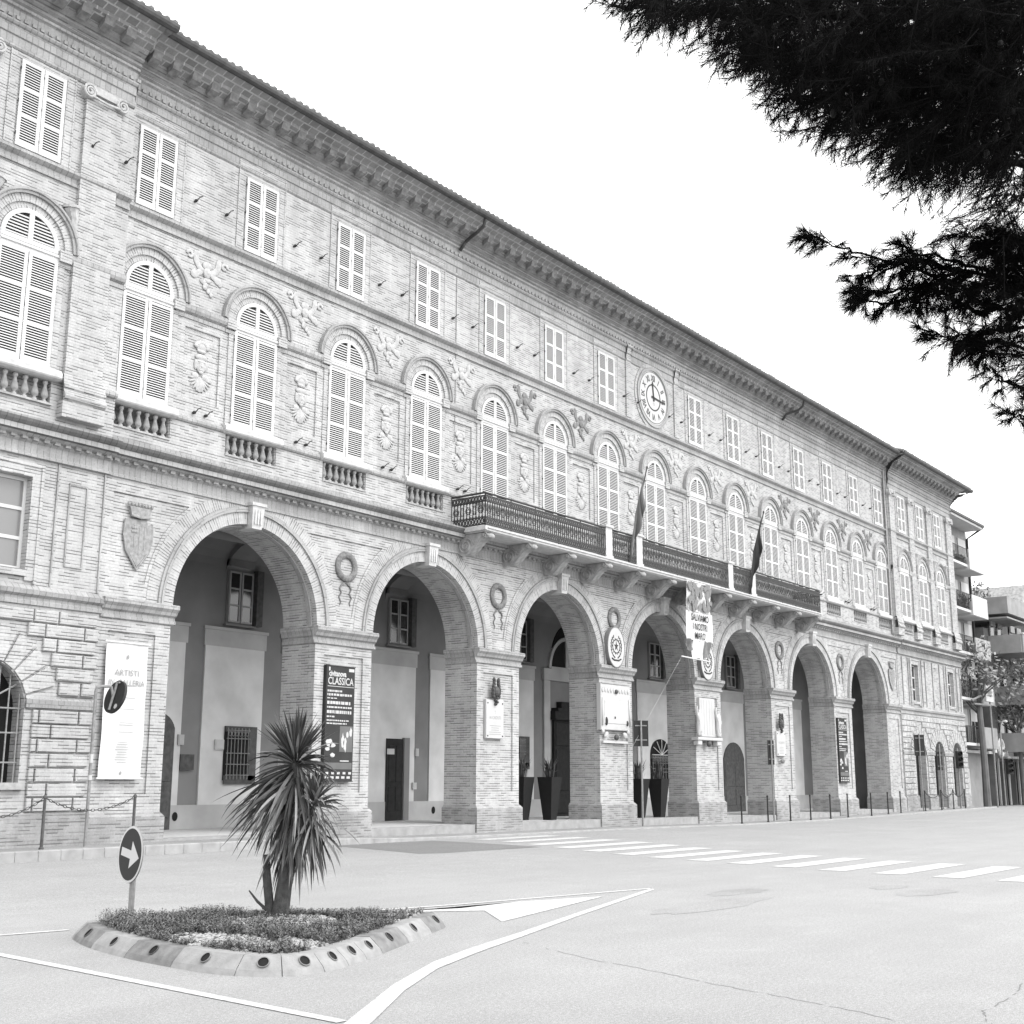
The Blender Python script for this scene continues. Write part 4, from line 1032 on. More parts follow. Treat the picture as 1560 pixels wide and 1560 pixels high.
# two dark concert posters
def poster(x, label, seed):
    T = thing('concert_poster', (x, -.31, 1.65), label, 'poster', 'dark concert posters on the piers')
    mb = MB(); mb.box(-.53, .53, -.03, .09, 0, 2.98); part('poster_sheet', mb, 'poster', T)
    r = random.Random(seed)
    mb = MB(); y = -.034
    mb.text('civitanova', flat_xf(-.12, 2.72, y), .20, 0, .80, 0, .008); mb.text('CLASSICA', flat_xf(0, 2.50, y), .27, 0, .80, 0, .004)
    mb.box(-.48, .50, y, -.031, 2.44, 2.455)
    for z, h, w_ in ((2.30, .07, .55), (2.20, .08, .95), (2.12, .04, .35), (1.98, .11, .85), (1.88, .06, .9), (1.74, .11, .95), (1.64, .05, .3), (1.54, .05, .85), (1.46, .05, .75)):
        x0 = -.48
        while x0 < -.48+w_-.03: l_ = r.uniform(.03, .11); mb.box(x0, min(x0+l_, .5), y, -.031, z+r.uniform(-.004, .004), z+h*.72); x0 += l_+r.uniform(.012, .03)
    for (cx, cz, rx, rz_) in ((-.36, .98, .14, .12), (-.25, .92, .13, .08), (-.42, .82, .10, .06), (-.22, .66, .10, .06), (.14, 1.05, .06, .2), (.22, .95, .07, .22), (.43, 1.25, .06, .14), (.3, 1.2, .05, .1)):
        P = [(cx+rx*cos(2*pi*i/11)*r.uniform(.6, 1.1), cz+rz_*sin(2*pi*i/11)*r.uniform(.6, 1.1)) for i in range(11)]; mb.prism(P, y, -.031)
    for k in range(5): mb.box(-.48+.2*k, -.36+.2*k, y, -.031, .06, .12); mb.box(-.46+.21*k, -.36+.21*k, y, -.031, .17, .23)
    mb.box(.05, .38, y, -.031, .50, .53); mb.box(.3, .5, y, -.031, 2.86, 2.94); mb.box(-.45, -.4, y, -.031, 2.85, 2.95)
    part('poster_print', mb, 'marble', T)
    mb = MB(); mb.box(.02, .5, -.0325, -.031, .75, 1.42); mb.box(-.5, .5, -.0325, -.031, .3, .47); part('poster_picture', mb, 'poster_mid', T)
    mb = MB()
    for a, b, c, d in ((-.55, .55, -.02, .0), (-.55, .55, 2.98, 3.0)): mb.box(a, b, -.04, .06, c, d)
    parts('poster_rail', mb, 'black', T)
poster(23.92, 'dark concert poster with white lettering on the pier just behind the strap-leaved palm', 3)
poster(57.7, 'dark concert poster on the far pier, the one before the last arch', 9)
# memorial tablets
def tablet(x, label, wd, z0, z1, wz, seed, heading, foot=False):
    T = thing('memorial_tablet', (x, -.255, z0), label, 'plaque', 'white marble tablets on the piers')
    h = z1-z0; mb = MB(); mb.bevbox(-wd/2, wd/2, -.08, .06, 0, h, .015); part('marble_slab', mb, 'marble', T)
    mb = MB(); r = random.Random(seed)
    mb.text(heading, flat_xf(0, h*.50, -.083), .14, 0, .85)
    mb.text('\u2020', flat_xf(0, h*.66, -.083), .12)
    for k in range(5): w2 = r.uniform(.2, .34)*wd; mb.box(-w2, w2, -.083, -.0805, h*.10+.065*k, h*.10+.065*k+.016)
    part('inscription', mb, 'ink_faint', T)
    mb = MB(); 
    mb.ell((0, -.12, wz-z0), (.14, .10, .17), 10, 7)
    for sx in (-1, 1):
        for k in range(6): mb.ell((sx*(.13+.03*sin(k)), -.12, wz-z0-.15+.1*k), (.055, .06, .09), 6, 5, 0, sx*.3)
    for k in range(4): mb.ell((.03*(-1)**k, -.12, wz-z0-.2-.06*k), (.08-.012*k, .07, .05), 6, 4)
    part('bronze_wreath', mb, 'bronze', T)
    mb = MB()
    for sx in (-1, 1):
        for z in (.08, h-.1): mb.ell((sx*(wd/2-.07), -.085, z), (.025, .02, .025), 6, 4)
    parts('bolt', mb, 'bronze', T)
    if foot:
        mb = MB(); mb.ell((0, -.1, -.22), (.16, .08, .10), 8, 5); part('bronze_ornament', mb, 'wreath', T)
tablet(30.64, 'narrow white marble tablet topped by a bronze wreath, between the second and third arches', .88, 2.93, 4.10, 4.35, 2, 'AI CADUTI')
tablet(50.9, 'narrow white marble tablet topped by a bronze wreath, between the fifth and sixth arches', .88, 2.75, 3.80, 4.15, 4, 'AI CADUTI', True)
T = thing('war_memorial', (37.5, -.255, 3.0), 'broad white marble memorial with frieze and dark bronze studs below the fully visible oval', 'plaque')
mb = MB(); mb.bevbox(-.96, .96, -.12, .06, .40, 2.0, .02); mb.bevbox(-.92, .92, -.15, .0, 2.0, 2.02, .005); mb.bevbox(-.75, .75, -.135, -.0, .62, 1.42, .015); mb.box(-.8, .8, -.10, .0, -.04, .04); part('marble_slab', mb, 'marble', T)
mb = MB()
for k in range(10):
    x = -.85+.185*k; mb.ell((x, -.12, 1.78), (.07, .03, .10), 8, 5); mb.tube([(x+.05*cos(t), -.13, 1.78+.09*sin(t)) for t in (0, 1, 2, 3, 4, 5, 6)], .014, 4)
for sx in (-1, 1): mb.ell((sx*.62, -.10, .24), (.16, .05, .09), 10, 6, 0, sx*.5); mb.ell((sx*.82, -.10, .36), (.09, .05, .09), 8, 5); mb.tube([(sx*(.62+.1*cos(t*.6)), -.12, .24+.08*sin(t*.6)) for t in range(10)], .02, 5); mb.tube([(sx*.9, -.13, .55), (sx*.86, -.13, 1.5)], .04, 6)
part('marble_carving', mb, 'marble', T, True)
mb = MB(); mb.ell((0, -.15, 1.74), (.10, .06, .08)); mb.ell((-.66, -.15, .70), (.045, .06, .15)); mb.ell((.70, -.15, .66), (.03, .05, .10)); mb.ell((-.10, -.15, .84), (.025, .03, .045)); mb.ell((0, -.13, .16), (.12, .07, .11))
parts('bronze_stud', mb, 'bronze', T)
T = thing('war_memorial', (44.2, -.255, 2.95), 'white marble memorial flanked by two carved standing figures, below the hanging banner', 'plaque')
mb = MB(); mb.bevbox(-.62, .62, -.12, .06, .42, 1.92, .02); mb.bevbox(-1.0, 1.0, -.24, .06, .28, .40, .02); mb.bevbox(-.95, -.62, -.2, .0, .1, .27, .02); mb.bevbox(.62, .95, -.2, .0, .1, .27, .02)
for k in range(5): mb.box(-.5+.22*k, -.48+.22*k, -.127, -.121, .5, 1.85)
part('marble_slab', mb, 'marble', T)
for sx in (-1, 1):                                             # carved figures in high relief, one continuous body each
    me = bpy.data.meshes.new('carved_figure'); pts = [(0, 0, .80), (0, 0, 1.02), (.02*sx, 0, 1.22), (0, -.01, 1.34), (0, -.01, 1.46), (.06*sx, 0, .62), (.07*sx, -.03, .42), (-.06*sx, -.02, .62), (-.05*sx, -.05, .42), (.13, 0, 1.24), (.17, -.02, 1.04), (.10*sx, -.07, .90), (-.13, 0, 1.24), (-.16, 0, 1.45), (-.10, 0, 1.6)]
    ed = [(0, 1), (1, 2), (2, 3), (3, 4), (0, 5), (5, 6), (0, 7), (7, 8), (2, 9), (9, 10), (10, 11), (2, 12), (12, 13), (13, 14)]
    rad = [.12, .11, .13, .06, .085, .09, .06, .09, .06, .06, .045, .035, .06, .045, .035]
    me.from_pydata([(p[0]*1.05, p[1], p[2]) for p in pts], ed, []); me.materials.append(M['marble'])
    o = put('carved_figure', me, T, (sx*.78, -.16, 0)); md = o.modifiers.new('skin', 'SKIN')
    for v, r_ in zip(me.skin_vertices[0].data if me.skin_vertices else [], rad): v.radius = (r_, r_)
    if not me.skin_vertices:
        bpy.context.view_layer.objects.active = o
    else: me.skin_vertices[0].data[0].use_root = True
    o.modifiers.new('sub', 'SUBSURF').levels = 1; o.modifiers['sub'].render_levels = 1
mb = MB(); mb.ell((0, -.15, .16), (.15, .08, .13)); parts('bronze_stud', mb, 'bronze', T)
# republic emblems on oval boards
def oval(x, label):
    T = thing('oval_emblem', (x, -.36, 6.30), label, 'emblem', 'white oval boards above the piers')
    P = [(.54*cos(2*pi*i/40), .70*sin(2*pi*i/40)) for i in range(40)]
    mb = MB(); mb.prism(P, -.10, .05); part('oval_board', mb, 'marble', T)
    r_ = MB(); n = 40
    vs = [(.54*k*cos(2*pi*i/n), y, .70*k*sin(2*pi*i/n)) for k, y in ((1.0, -.11), (1.04, -.10), (1.04, .06)) for i in range(n)]
    r_.add(vs, [(a*n+i, a*n+(i+1) % n, (a+1)*n+(i+1) % n, (a+1)*n+i)[::-1] for a in range(2) for i in range(n)]); part('board_rim', r_, 'ink_grey', T)
    e = MB(); y0, y1 = -.108, -.101
    st = [((.15 if k % 2 == 0 else .06)*sin(pi*k/5), .03+(.18 if k % 2 == 0 else .07)*cos(pi*k/5)) for k in range(10)]
    e.prism(st[::-1], y0, y1)
    e.ring(0, .03, .215, .25, y0, y1, 0, 2*pi, 32, 0, ends=False)
    for k in range(14): a = 2*pi*k/14; e.box(.27*cos(a)-.02, .27*cos(a)+.02, y0, y1, .03+.27*sin(a)-.02, .03+.27*sin(a)+.02)
    for sx in (-1, 1):
        for k in range(9):
            a = -1.2+.28*k; cx, cz = sx*.34*cos(a), .02+.40*sin(a); e.ell((cx, -.105, cz), (.03, .004, .06), 6, 5, 0, sx*(.5-a*.4))
        e.tube([(sx*.34*cos(-1.3+.1*k), -.105, .02+.40*sin(-1.3+.1*k)) for k in range(24)], .009, 4)
    e.tube([(-.30, -.105, -.40), (-.15, -.105, -.46), (.15, -.105, -.46), (.30, -.105, -.40)], .028, 5)
    part('emblem', e, 'ink', T)
oval(37.45, 'white oval board with star and wreath emblem, fully visible above the broad memorial')
oval(44.2, 'white oval board with emblem, upper half covered by the hanging banner')
# flag-cloth banner hanging from the balcony
T = thing('protest_banner', (41.7, -1.50, 6.05), 'hanging tricolour banner with white panel reading SALVIAMO I NOSTRI MARO below the balcony', 'banner')
def cloth(x0, x1, z0, z1, nx, nz, amp, ph=0., sag=0.):
    mb = MB(); P = lambda i, j: (x0+(x1-x0)*i/nx, amp*sin(i*1.3+ph+j*.5)+amp*.5*sin(j*1.1), z0+(z1-z0)*j/nz-sag*sin(pi*i/nx)*(1-j/nz))
    for i in range(nx):
        for j in range(nz): mb.quad(P(i, j), P(i+1, j), P(i+1, j+1), P(i, j+1))
    return mb
part('white_panel', cloth(-1.02, 1.02, .78, 1.86, 8, 6, .008), 'cloth_white', T, True)
part('flag_stripe', cloth(-1.02, -.55, .45, .80, 5, 4, .05, 0, .1), 'green_cloth', T, True)
part('flag_stripe', cloth(-.55, .22, .12, .80, 6, 4, .05, 1), 'cloth_white', T, True)
part('flag_stripe', cloth(.22, .80, .18, .80, 5, 4, .05, 2), 'red_cloth', T, True)
mb = MB()
for t, z in (('SALVIAMO', 1.52), ('I NOSTRI', 1.18), ("MARO'", .84)): mb.text(t, lambda x, y, z_, z=z: (x, -.035, z+y), .36, 0, .80 if t == 'SALVIAMO' else .78, .0, .006)
part('lettering', mb, 'ink', T)
mb = cloth(-.92, .92, 1.86, 2.95, 10, 8, .04)
part('upper_cloth', mb, 'cloth_white', T, True)
r = random.Random(4); mb = MB()
for k in range(46):
    cx, cz = r.uniform(-.85, .85), r.uniform(1.95, 2.85); n = 8; a0 = r.uniform(0, 3)
    P = [(cx+r.uniform(.05, .17)*cos(2*pi*i/n), cz+r.uniform(.05, .22)*sin(2*pi*i/n)) for i in range(n)]; mb.prism(P, -.066-.0004*k, -.064)
part('printed_pattern', mb, 'ink_grey', T)
mb = MB(); mb.tube([(-1.45, .0, .10), (.75, .0, .06)], .025, 6); mb.tube([(-.95, .0, 2.97), (.95, 0, 2.97)], .03, 6); part('banner_pole', mb, 'frame', T)
mb = MB(); mb.tube([(-1.42, 0, .10), (-3.9, 1.2, -4.0)], .003, 4); part('stay_rope', mb, 'frame', T)
# two flags on the balcony
def flag(x, label, cloths, lean, seed):
    T = thing('flag', (x, -1.30, 9.9), label, 'flag')
    mb = MB(); tip = Vector((lean, -.55, 2.75)); mb.tube([(0, 0, -.6), tip*.5, tip], .022, 6); mb.ell(tip, (.035, .035, .07), 6, 5); part('flag_pole', mb, 'iron', T)
    r = random.Random(seed)
    for q, (mat, w0, w1) in enumerate(cloths):
        mb = MB(); nx, nz = 6, 12
        def P(i, j):
            t = j/nz; top = tip*(.93-.62*t*0); base = tip*(.90)
            # cloth gathered along the pole and hanging under its own weight
            u = (w0+(w1-w0)*i/nx); p = tip*(.92-.55*u); drop = Vector((-.10-.28*u*t, .10*sin(6*u+3*t)*t, -1.75*t*(.55+.5*u)))
            fold = Vector((.07*sin(u*17+2*t)*t, .08*cos(u*17+t)*t, 0)); return p+drop+fold
        for i in range(nx):
            for j in range(nz): mb.quad(P(i, j), P(i+1, j), P(i+1, j+1), P(i, j+1))
        part('flag_stripe', mb, mat, T, True)
flag(37.15, 'drooping pale grey tricolour flag on a pole between the left pair of balcony pedestals', [('green_cloth', 0, .36), ('poster_mid', .36, .66), ('red_cloth', .66, 1)], .35, 1)
flag(46.35, 'drooping dark flag on a pole between the right pair of balcony pedestals', [('blue_cloth', 0, 1)], .55, 2)
# ------------------------------------------------------------------ planters in the third and fourth arches
def planter(x, y, zb, label, plabel, seed):
    T = thing('planter', (x, y, zb), label, 'planter', 'tall dark tapered planters under the arcade')
    mb = MB(); b, t, h = .16, .30, 1.40
    mb.add([(-b, -b, 0), (b, -b, 0), (b, b, 0), (-b, b, 0), (-t, -t, h), (t, -t, h), (t, t, h), (-t, t, h), (-t+.05, -t+.05, h), (t-.05, -t+.05, h), (t-.05, t-.05, h), (-t+.05, t-.05, h), (-t+.06, -t+.06, h-.12), (t-.06, -t+.06, h-.12), (t-.06, t-.06, h-.12), (-t+.06, t-.06, h-.12)],
           [(0, 1, 5, 4), (1, 2, 6, 5), (2, 3, 7, 6), (3, 0, 4, 7), (4, 5, 9, 8), (5, 6, 10, 9), (6, 7, 11, 10), (7, 4, 8, 11), (8, 9, 13, 12), (9, 10, 14, 13), (10, 11, 15, 14), (11, 8, 12, 15), (0, 3, 2, 1)])
    part('pot', mb, 'pot', T); mb = MB(); mb.box(-t+.061, t-.061, -t+.061, t-.061, h-.16, h-.13); part('potting_soil', mb, 'soil', T)
    r = random.Random(seed); mb = MB()
    for k in range(46):
        a = r.uniform(0, 2*pi); d = r.uniform(.05, .3); L_ = r.uniform(.3, .85); c = (d*.5*cos(a), d*.5*sin(a), h-.13); tp = (d*1.4*cos(a), d*1.4*sin(a), h-.1+L_); mid = (d*.8*cos(a), d*.8*sin(a), h+L_*.55)
        sx, sy = -sin(a)*.03, cos(a)*.03
        mb.quad((c[0]-sx*.4, c[1]-sy*.4, c[2]), (c[0]+sx*.4, c[1]+sy*.4, c[2]), (mid[0]+sx, mid[1]+sy, mid[2]), (mid[0]-sx, mid[1]-sy, mid[2])); mb.add([(mid[0]-sx, mid[1]-sy, mid[2]), (mid[0]+sx, mid[1]+sy, mid[2]), tp], [(0, 1, 2)])
    o = put('potted_plant', mb.mesh('potted_plant', 'leaf'), None, (x, y, zb)); tag(o, plabel, 'plant', 'plants in the arcade planters')
planter(34.3, 1.35, .40, 'dark tapered planter close to the left pier of the third arch', 'spiky plant in the planter at the left pier of the third arch', 1)
planter(35.05, .75, .40, 'dark tapered planter standing before the big wooden portal', 'spiky plant in the planter before the big wooden portal', 2)
planter(40.45, .55, .36, 'dark tapered planter behind the tall sign post in the fourth arch', 'spiky plant in the planter behind the tall sign post', 3)
planter(41.55, .35, .36, 'dark tapered planter at the barred window of the fourth arch', 'spiky plant in the planter in front of the barred window', 4)
# ------------------------------------------------------------------ posts, bollards, chains
def post(x, y, label, h=1.0, name='bollard', group='black bollards along the pavement edge', cap=True, mat='black'):
    T = thing(name, (x, y, pave_z(x)-.01), label, 'bollard', group)
    mb = MB(); mb.lathe([(.05, 0), (.05, .04), (.032, .06), (.03, h-.08), (.03, h-.06)], 0, 0, 0, 10); part('post', mb, mat, T)
    mb = MB(); mb.lathe([(.03, h-.06), (.042, h-.05), (.042, h-.02), (.034, h), (.015, h+.02)], 0, 0, 0, 10); part('post_cap', mb, mat, T)
def chain(p0, p1, sag, label):
    T = Vector(p0); n = 26; mb = MB(); d = Vector(p1)-T
    for k in range(n):
        t0, t1 = k/n, (k+1.25)/n
        a = d*t0-Vector((0, 0, sag*4*t0*(1-t0))); b = d*min(1, t1)-Vector((0, 0, sag*4*min(1, t1)*(1-min(1, t1))))
        m_ = (a+b)/2; e = .022; ax = Vector((0, 0, 1)) if k % 2 else Vector((0, 1, 0))
        mb.tube([a, a*.75+b*.25+ax*e, a*.25+b*.75+ax*e, b, a*.25+b*.75-ax*e, a*.75+b*.25-ax*e, a], .008, 4, 0, False)
    o = put('chain', mb.mesh('chain', 'iron'), None, p0); tag(o, label, 'chain', 'chains between the posts')
lx = [(12.6, -1.25), (14.83, -1.2), (16.98, -1.2)]
for (x, y), l in zip(lx, ('rusty chain post at the left edge of the view', 'rusty chain post left of the mirror pole', 'rusty chain post behind the round arrow sign')):
    post(x, y, l, 1.05, 'chain_post', 'chain posts before the left wing', mat='wood_mid')
zc = lambda x: pave_z(x)+1.0
chain((12.6, -1.25, zc(12.6)), (14.83, -1.2, zc(14.83)), .36, 'sagging chain running out of the left edge of the view')
chain((14.83, -1.2, zc(14.83)), (16.98, -1.2, zc(16.98)), .26, 'sagging chain between the two posts beside the mirror pole')
ordn = ['first', 'second', 'third', 'fourth', 'fifth', 'sixth', 'seventh', 'eighth', 'ninth', 'tenth', 'eleventh', 'twelfth', 'thirteenth', 'fourteenth']
bl_ = [(44.9, -1.35), (47.3, -1.3), (49.3, -1.35), (51.2, -1.4), (53.3, -1.4), (55.2, -1.42), (58.0, -1.42), (61.0, -1.1), (63.0, -1.0), (66.6, -1.0), (69.0, -1.05), (71.0, -1.05), (73.0, -1.05)]
for k, (x, y) in enumerate(bl_): post(x, y, ordn[k]+' black bollard of the row, counted from the zebra crossing end', 1.05)
for k in range(9, 12):
    (a, b), (c, d) = bl_[k], bl_[k+1]; chain((a, b, zc(a)), (c, d, zc(c)), .35, 'slack chain between the %s and %s black bollards' % (ordn[k], ordn[k+1]))
# round traffic mirror on its bent pole, seen from behind
g0 = (16.0, -.95)
T = thing('traffic_mirror', (g0[0], g0[1], pave_z(16)), 'round traffic mirror seen from behind on a bent pole before the left pier', 'traffic mirror')
mb = MB(); mb.tube([(0, 0, 0), (0, 0, 3.20), (.02, -.0, 3.27), (.12, -.04, 3.30), (.30, -.10, 3.31)], .035, 8); part('pole', mb, 'iron_light', T)
mb = MB()
for z, h in ((1.7, .18), (1.35, .1)): mb.lathe([(.042, 0), (.042, h)], 0, 0, z, 8)
parts('sticker', mb, 'marble', T)
def disc(cx, cy, cz, nx, ny, nz, r, th, mb, m=0, rim=0, k=36, sq=1.):
    n = Vector((nx, ny, nz)).normalized(); u = n.cross(Vector((0, 0, 1))).normalized(); v = u.cross(n); c = Vector((cx, cy, cz))
    P = [c+u*cos(2*pi*i/k)*r*sq+v*sin(2*pi*i/k)*r for i in range(k)]
    mb.add(P+[p-n*th for p in P], [tuple(range(k))[::-1], tuple(range(k, 2*k))]+[(i, (i+1) % k, (i+1) % k+k, i+k) for i in range(k)], m)
    return c, u, v, n
mb = MB(); c, u, v, nn = disc(.44, -.12, 3.08, 1.0, -.06, -.27, .36, .06, mb); part('mirror_back', mb, 'signdark', T)
mb = MB(); mb.tube([c-nn*.09+v*.30, c-nn*.09-v*.30], .028, 6); mb.tube([c-nn*.09, Vector((.30, -.10, 3.31))], .03, 6); mb.tube([c-nn*.09+v*.3-u*.03, c-nn*.09+v*.3+u*.10], .02, 5); part('mirror_bracket', mb, 'iron_light', T)
mb = MB(); q = c-nn*.066+u*.16-v*.22; disc(q.x, q.y, q.z, -nn.x, -nn.y, -nn.z, .055, .004, mb, 0, 0, 14); part('reflector', mb, 'marble', T)
# sign boards on posts, seen from behind
def board(x, y, label, h, bw, z0, z1, ang, group='sign boards seen from behind', pole_m='iron_light'):
    T = thing('street_sign', (x, y, pave_z(x)-.01), label, 'street sign', group, ang)
    mb = MB(); mb.tube([(0, 0, 0), (0, 0, h)], .035, 8); part('pole', mb, pole_m, T)
    mb = MB(); mb.box(-bw/2, bw/2, .04, .06, z0, z1); part('sign_board', mb, 'signdark', T)
    mb = MB()
    for z in (z0+.2, z1-.2): mb.box(-bw*.4, bw*.4, .02, .045, z, z+.04)
    parts('bracket', mb, 'iron_light', T)
board(38.55, -.75, 'tall sign post with a dark upright board before the fourth arch', 3.65, .52, 2.75, 3.65, -.9)
board(48.9, -.8, 'slim sign post with a white sticker beside the fifth pier', 3.3, .3, 2.3, 3.3, -.6)
board(66.6, -.9, 'grey post with a dark tall board at the right wing corner', 4.0, .55, 2.85, 3.95, -.95)
board(70.0, -.8, 'grey post carrying a dark rounded signal head before the rusticated wall', 3.5, .35, 2.1, 3.1, -.7)
def tlight(x, y, label, h, zh, zb=None):
    T = thing('traffic_light', (x, y, (pave_z(x) if zb is None else zb)-.01), label, 'traffic light', 'traffic lights at the far crossing', -.8)
    mb = MB(); mb.tube([(0, 0, 0), (0, 0, h)], .05, 8); part('pole', mb, 'iron_light', T)
    mb = MB(); mb.box(-.16, .16, -.3, -.06, zh, zh+.95); part('signal_head', mb, 'black', T)
    mb = MB()
    for k in range(3): mb.lathe([(.11, 0), (.11, .01), (.10, .012)], 0, -.45, zh+.15+.3*k, 10); mb.tube([(0, -.3, zh+.2+.3*k), (0, -.45, zh+.22+.3*k)], .10, 10, 0, False)
    part('hood', mb, 'black', T)
tlight(72.4, -1.0, 'traffic light with black head in front of the middle gate of the right wing', 3.3, 2.2)
tlight(82.1, -1.0, 'traffic light on a pale pole before the dark shopfronts', 3.3, 1.9)
# ------------------------------------------------------------------ the planted traffic island
ISL = [(8.25, -12.05), (7.95, -12.75), (7.72, -13.6), (7.58, -14.5), (7.55, -15.2), (7.75, -15.68), (8.2, -15.84), (8.9, -15.62), (9.8, -15.24), (10.7, -14.82), (11.45, -14.48), (11.66, -14.26), (11.6, -14.0), (11.2, -13.75), (10.4, -13.1), (9.6, -12.4), (9.0, -11.9), (8.7, -11.78), (8.42, -11.85)]
def smooth_loop(P, n=8):
    out = []
    N_ = len(P)
    for i in range(N_):
        p0, p1, p2, p3 = [Vector(P[(i+k-1) % N_]) for k in range(4)]
        for k in range(n):
            t = k/n; out.append(.5*((2*p1)+(-p0+p2)*t+(2*p0-5*p1+4*p2-p3)*t*t+(-p0+3*p1-3*p2+p3)*t**3))
    return out
L0 = smooth_loop(ISL)
cen = sum(L0, Vector((0, 0)))/len(L0)
def inset(L, d):
    out = []; n = len(L)
    for i in range(n):
        t = (L[(i+2) % n]-L[(i-2) % n]).normalized(); nrm = Vector((-t.y, t.x)); 
        if nrm.dot(cen-L[i]) < 0: nrm = -nrm
        out.append(L[i]+nrm*d)
    return out
# resample by arc length
def resample(L, step):
    tot = 0; D_ = [0]
    for a, b in zip(L, L[1:]+L[:1]): tot += (b-a).length; D_.append(tot)
    n = int(round(tot/step)); out = []; j = 0
    for k in range(n):
        s = tot*k/n
        while D_[j+1] < s: j += 1
        t = (s-D_[j])/(D_[j+1]-D_[j]); out.append(L[j].lerp(L[(j+1) % len(L)], t))
    return out
L0 = resample(L0, .0615)
la = inset(L0, .03); lb = inset(L0, .14); lc_ = inset(L0, .29)
TI = thing('traffic_island', (cen.x, cen.y, 0), 'low planted traffic island ringed by light and dark kerb blocks with round reflector holes', 'traffic island')
OX = Vector((cen.x, cen.y))
r = random.Random(8); cuts = [0]
while cuts[-1] < len(L0):
    p = L0[cuts[-1] % len(L0)]; cuts.append(cuts[-1]+(7 if p.y < -14.7 and p.x < 9.2 else 14))
if len(L0)-cuts[-2] < 7: cuts.pop()
cuts[-1] = len(L0); NB = len(cuts)-1
hts = (.0, .055, .235, .225)
for k in range(NB):
    mb = MB(); i0 = cuts[k]; nb = cuts[k+1]-i0; idx = list(range(i0, i0+nb+1))
    jz = r.uniform(-.006, .006); jo = r.uniform(-.008, .008); n = len(idx); vs = []
    for i in idx:
        ii = i % len(L0)
        vs += [(*(L0[ii]-OX), 0), (*(la[ii]-OX), .05), (*(lb[ii]-OX), .155+jz), (*(lc_[ii]-OX), .157+jz)]
    e = .004                                                  # narrow joint between blocks
    def sh(a, b): return tuple(a[q]+(b[q]-a[q])*min(.4, e/.06) for q in range(3))
    for q in range(4): vs[q] = sh(vs[q], vs[4+q]); vs[(n-1)*4+q] = sh(vs[(n-1)*4+q], vs[(n-2)*4+q])
    fs = []
    for i in range(n-1):
        for q in range(3): fs.append((i*4+q, (i+1)*4+q, (i+1)*4+q+1, i*4+q+1))
    fs += [(0, 1, 2, 3), ((n-1)*4+3, (n-1)*4+2, (n-1)*4+1, (n-1)*4)]
    mb.add(vs, fs)
    dark = k in (0, 2) or (k > 8 and k % 2 == 1)
    kb_ = part('kerb_block', mb, 'concrete_dark' if dark else 'concrete', TI)
    if dark: kb_['label'] = 'dark painted kerb block'
    for f_ in (.5,):
        i = (i0+int(round(nb*f_))) % len(L0); p = (la[i]+lb[i])/2; t = (L0[(i+1) % len(L0)]-L0[i-1]).normalized()
        up_ = Vector((*(lb[i]-la[i]), .105)).normalized(); tv = Vector((t.x, t.y, 0)); nv = tv.cross(up_)
        if nv.z < 0: nv = -nv
        c = Vector((*(p-OX), .1035+jz)); h_ = MB(); nn = 18
        P0 = [c+(tv*cos(2*pi*q/nn)+up_*sin(2*pi*q/nn))*.056+nv*.012 for q in range(nn)]; P1 = [c+(tv*cos(2*pi*q/nn)+up_*sin(2*pi*q/nn))*.047+nv*.012 for q in range(nn)]; P2 = [c+(tv*cos(2*pi*q/nn)+up_*sin(2*pi*q/nn))*.044+nv*.003 for q in range(nn)]
        h_.add(P0+P1, [(q, (q+1) % nn, (q+1) % nn+nn, q+nn) for q in range(nn)], 0); h_.add(P1+P2, [(q, (q+1) % nn, (q+1) % nn+nn, q+nn) for q in range(nn)], 1); h_.add(P2, [tuple(range(nn))], 1)
        h_.add(P0+[q-nv*.014 for q in P0], [(q, q+nn, (q+1) % nn+nn, (q+1) % nn) for q in range(nn)], 0)
        put('reflector_hole', h_.mesh('reflector_hole', ['concrete_dark' if not dark else 'soil', 'void']), kb_)
def soil_z(x, y):
    d = min((Vector((x, y))-p).length for p in lc_[::4]); return .14+.08*min(1, d/.7)
mb = MB(); ctr = []
rings = 6
for q in range(rings+1):
    for p in lc_: v = p.lerp(cen, q/rings); ctr.append((v.x-OX.x, v.y-OX.y, soil_z(v.x, v.y)+rnd.uniform(-.01, .01)))
n = len(lc_); mb.add(ctr, [(q*n+i, q*n+(i+1) % n, (q+1)*n+(i+1) % n, (q+1)*n+i) for q in range(rings) for i in range(n)])
part('soil', mb, 'soil', TI, True)
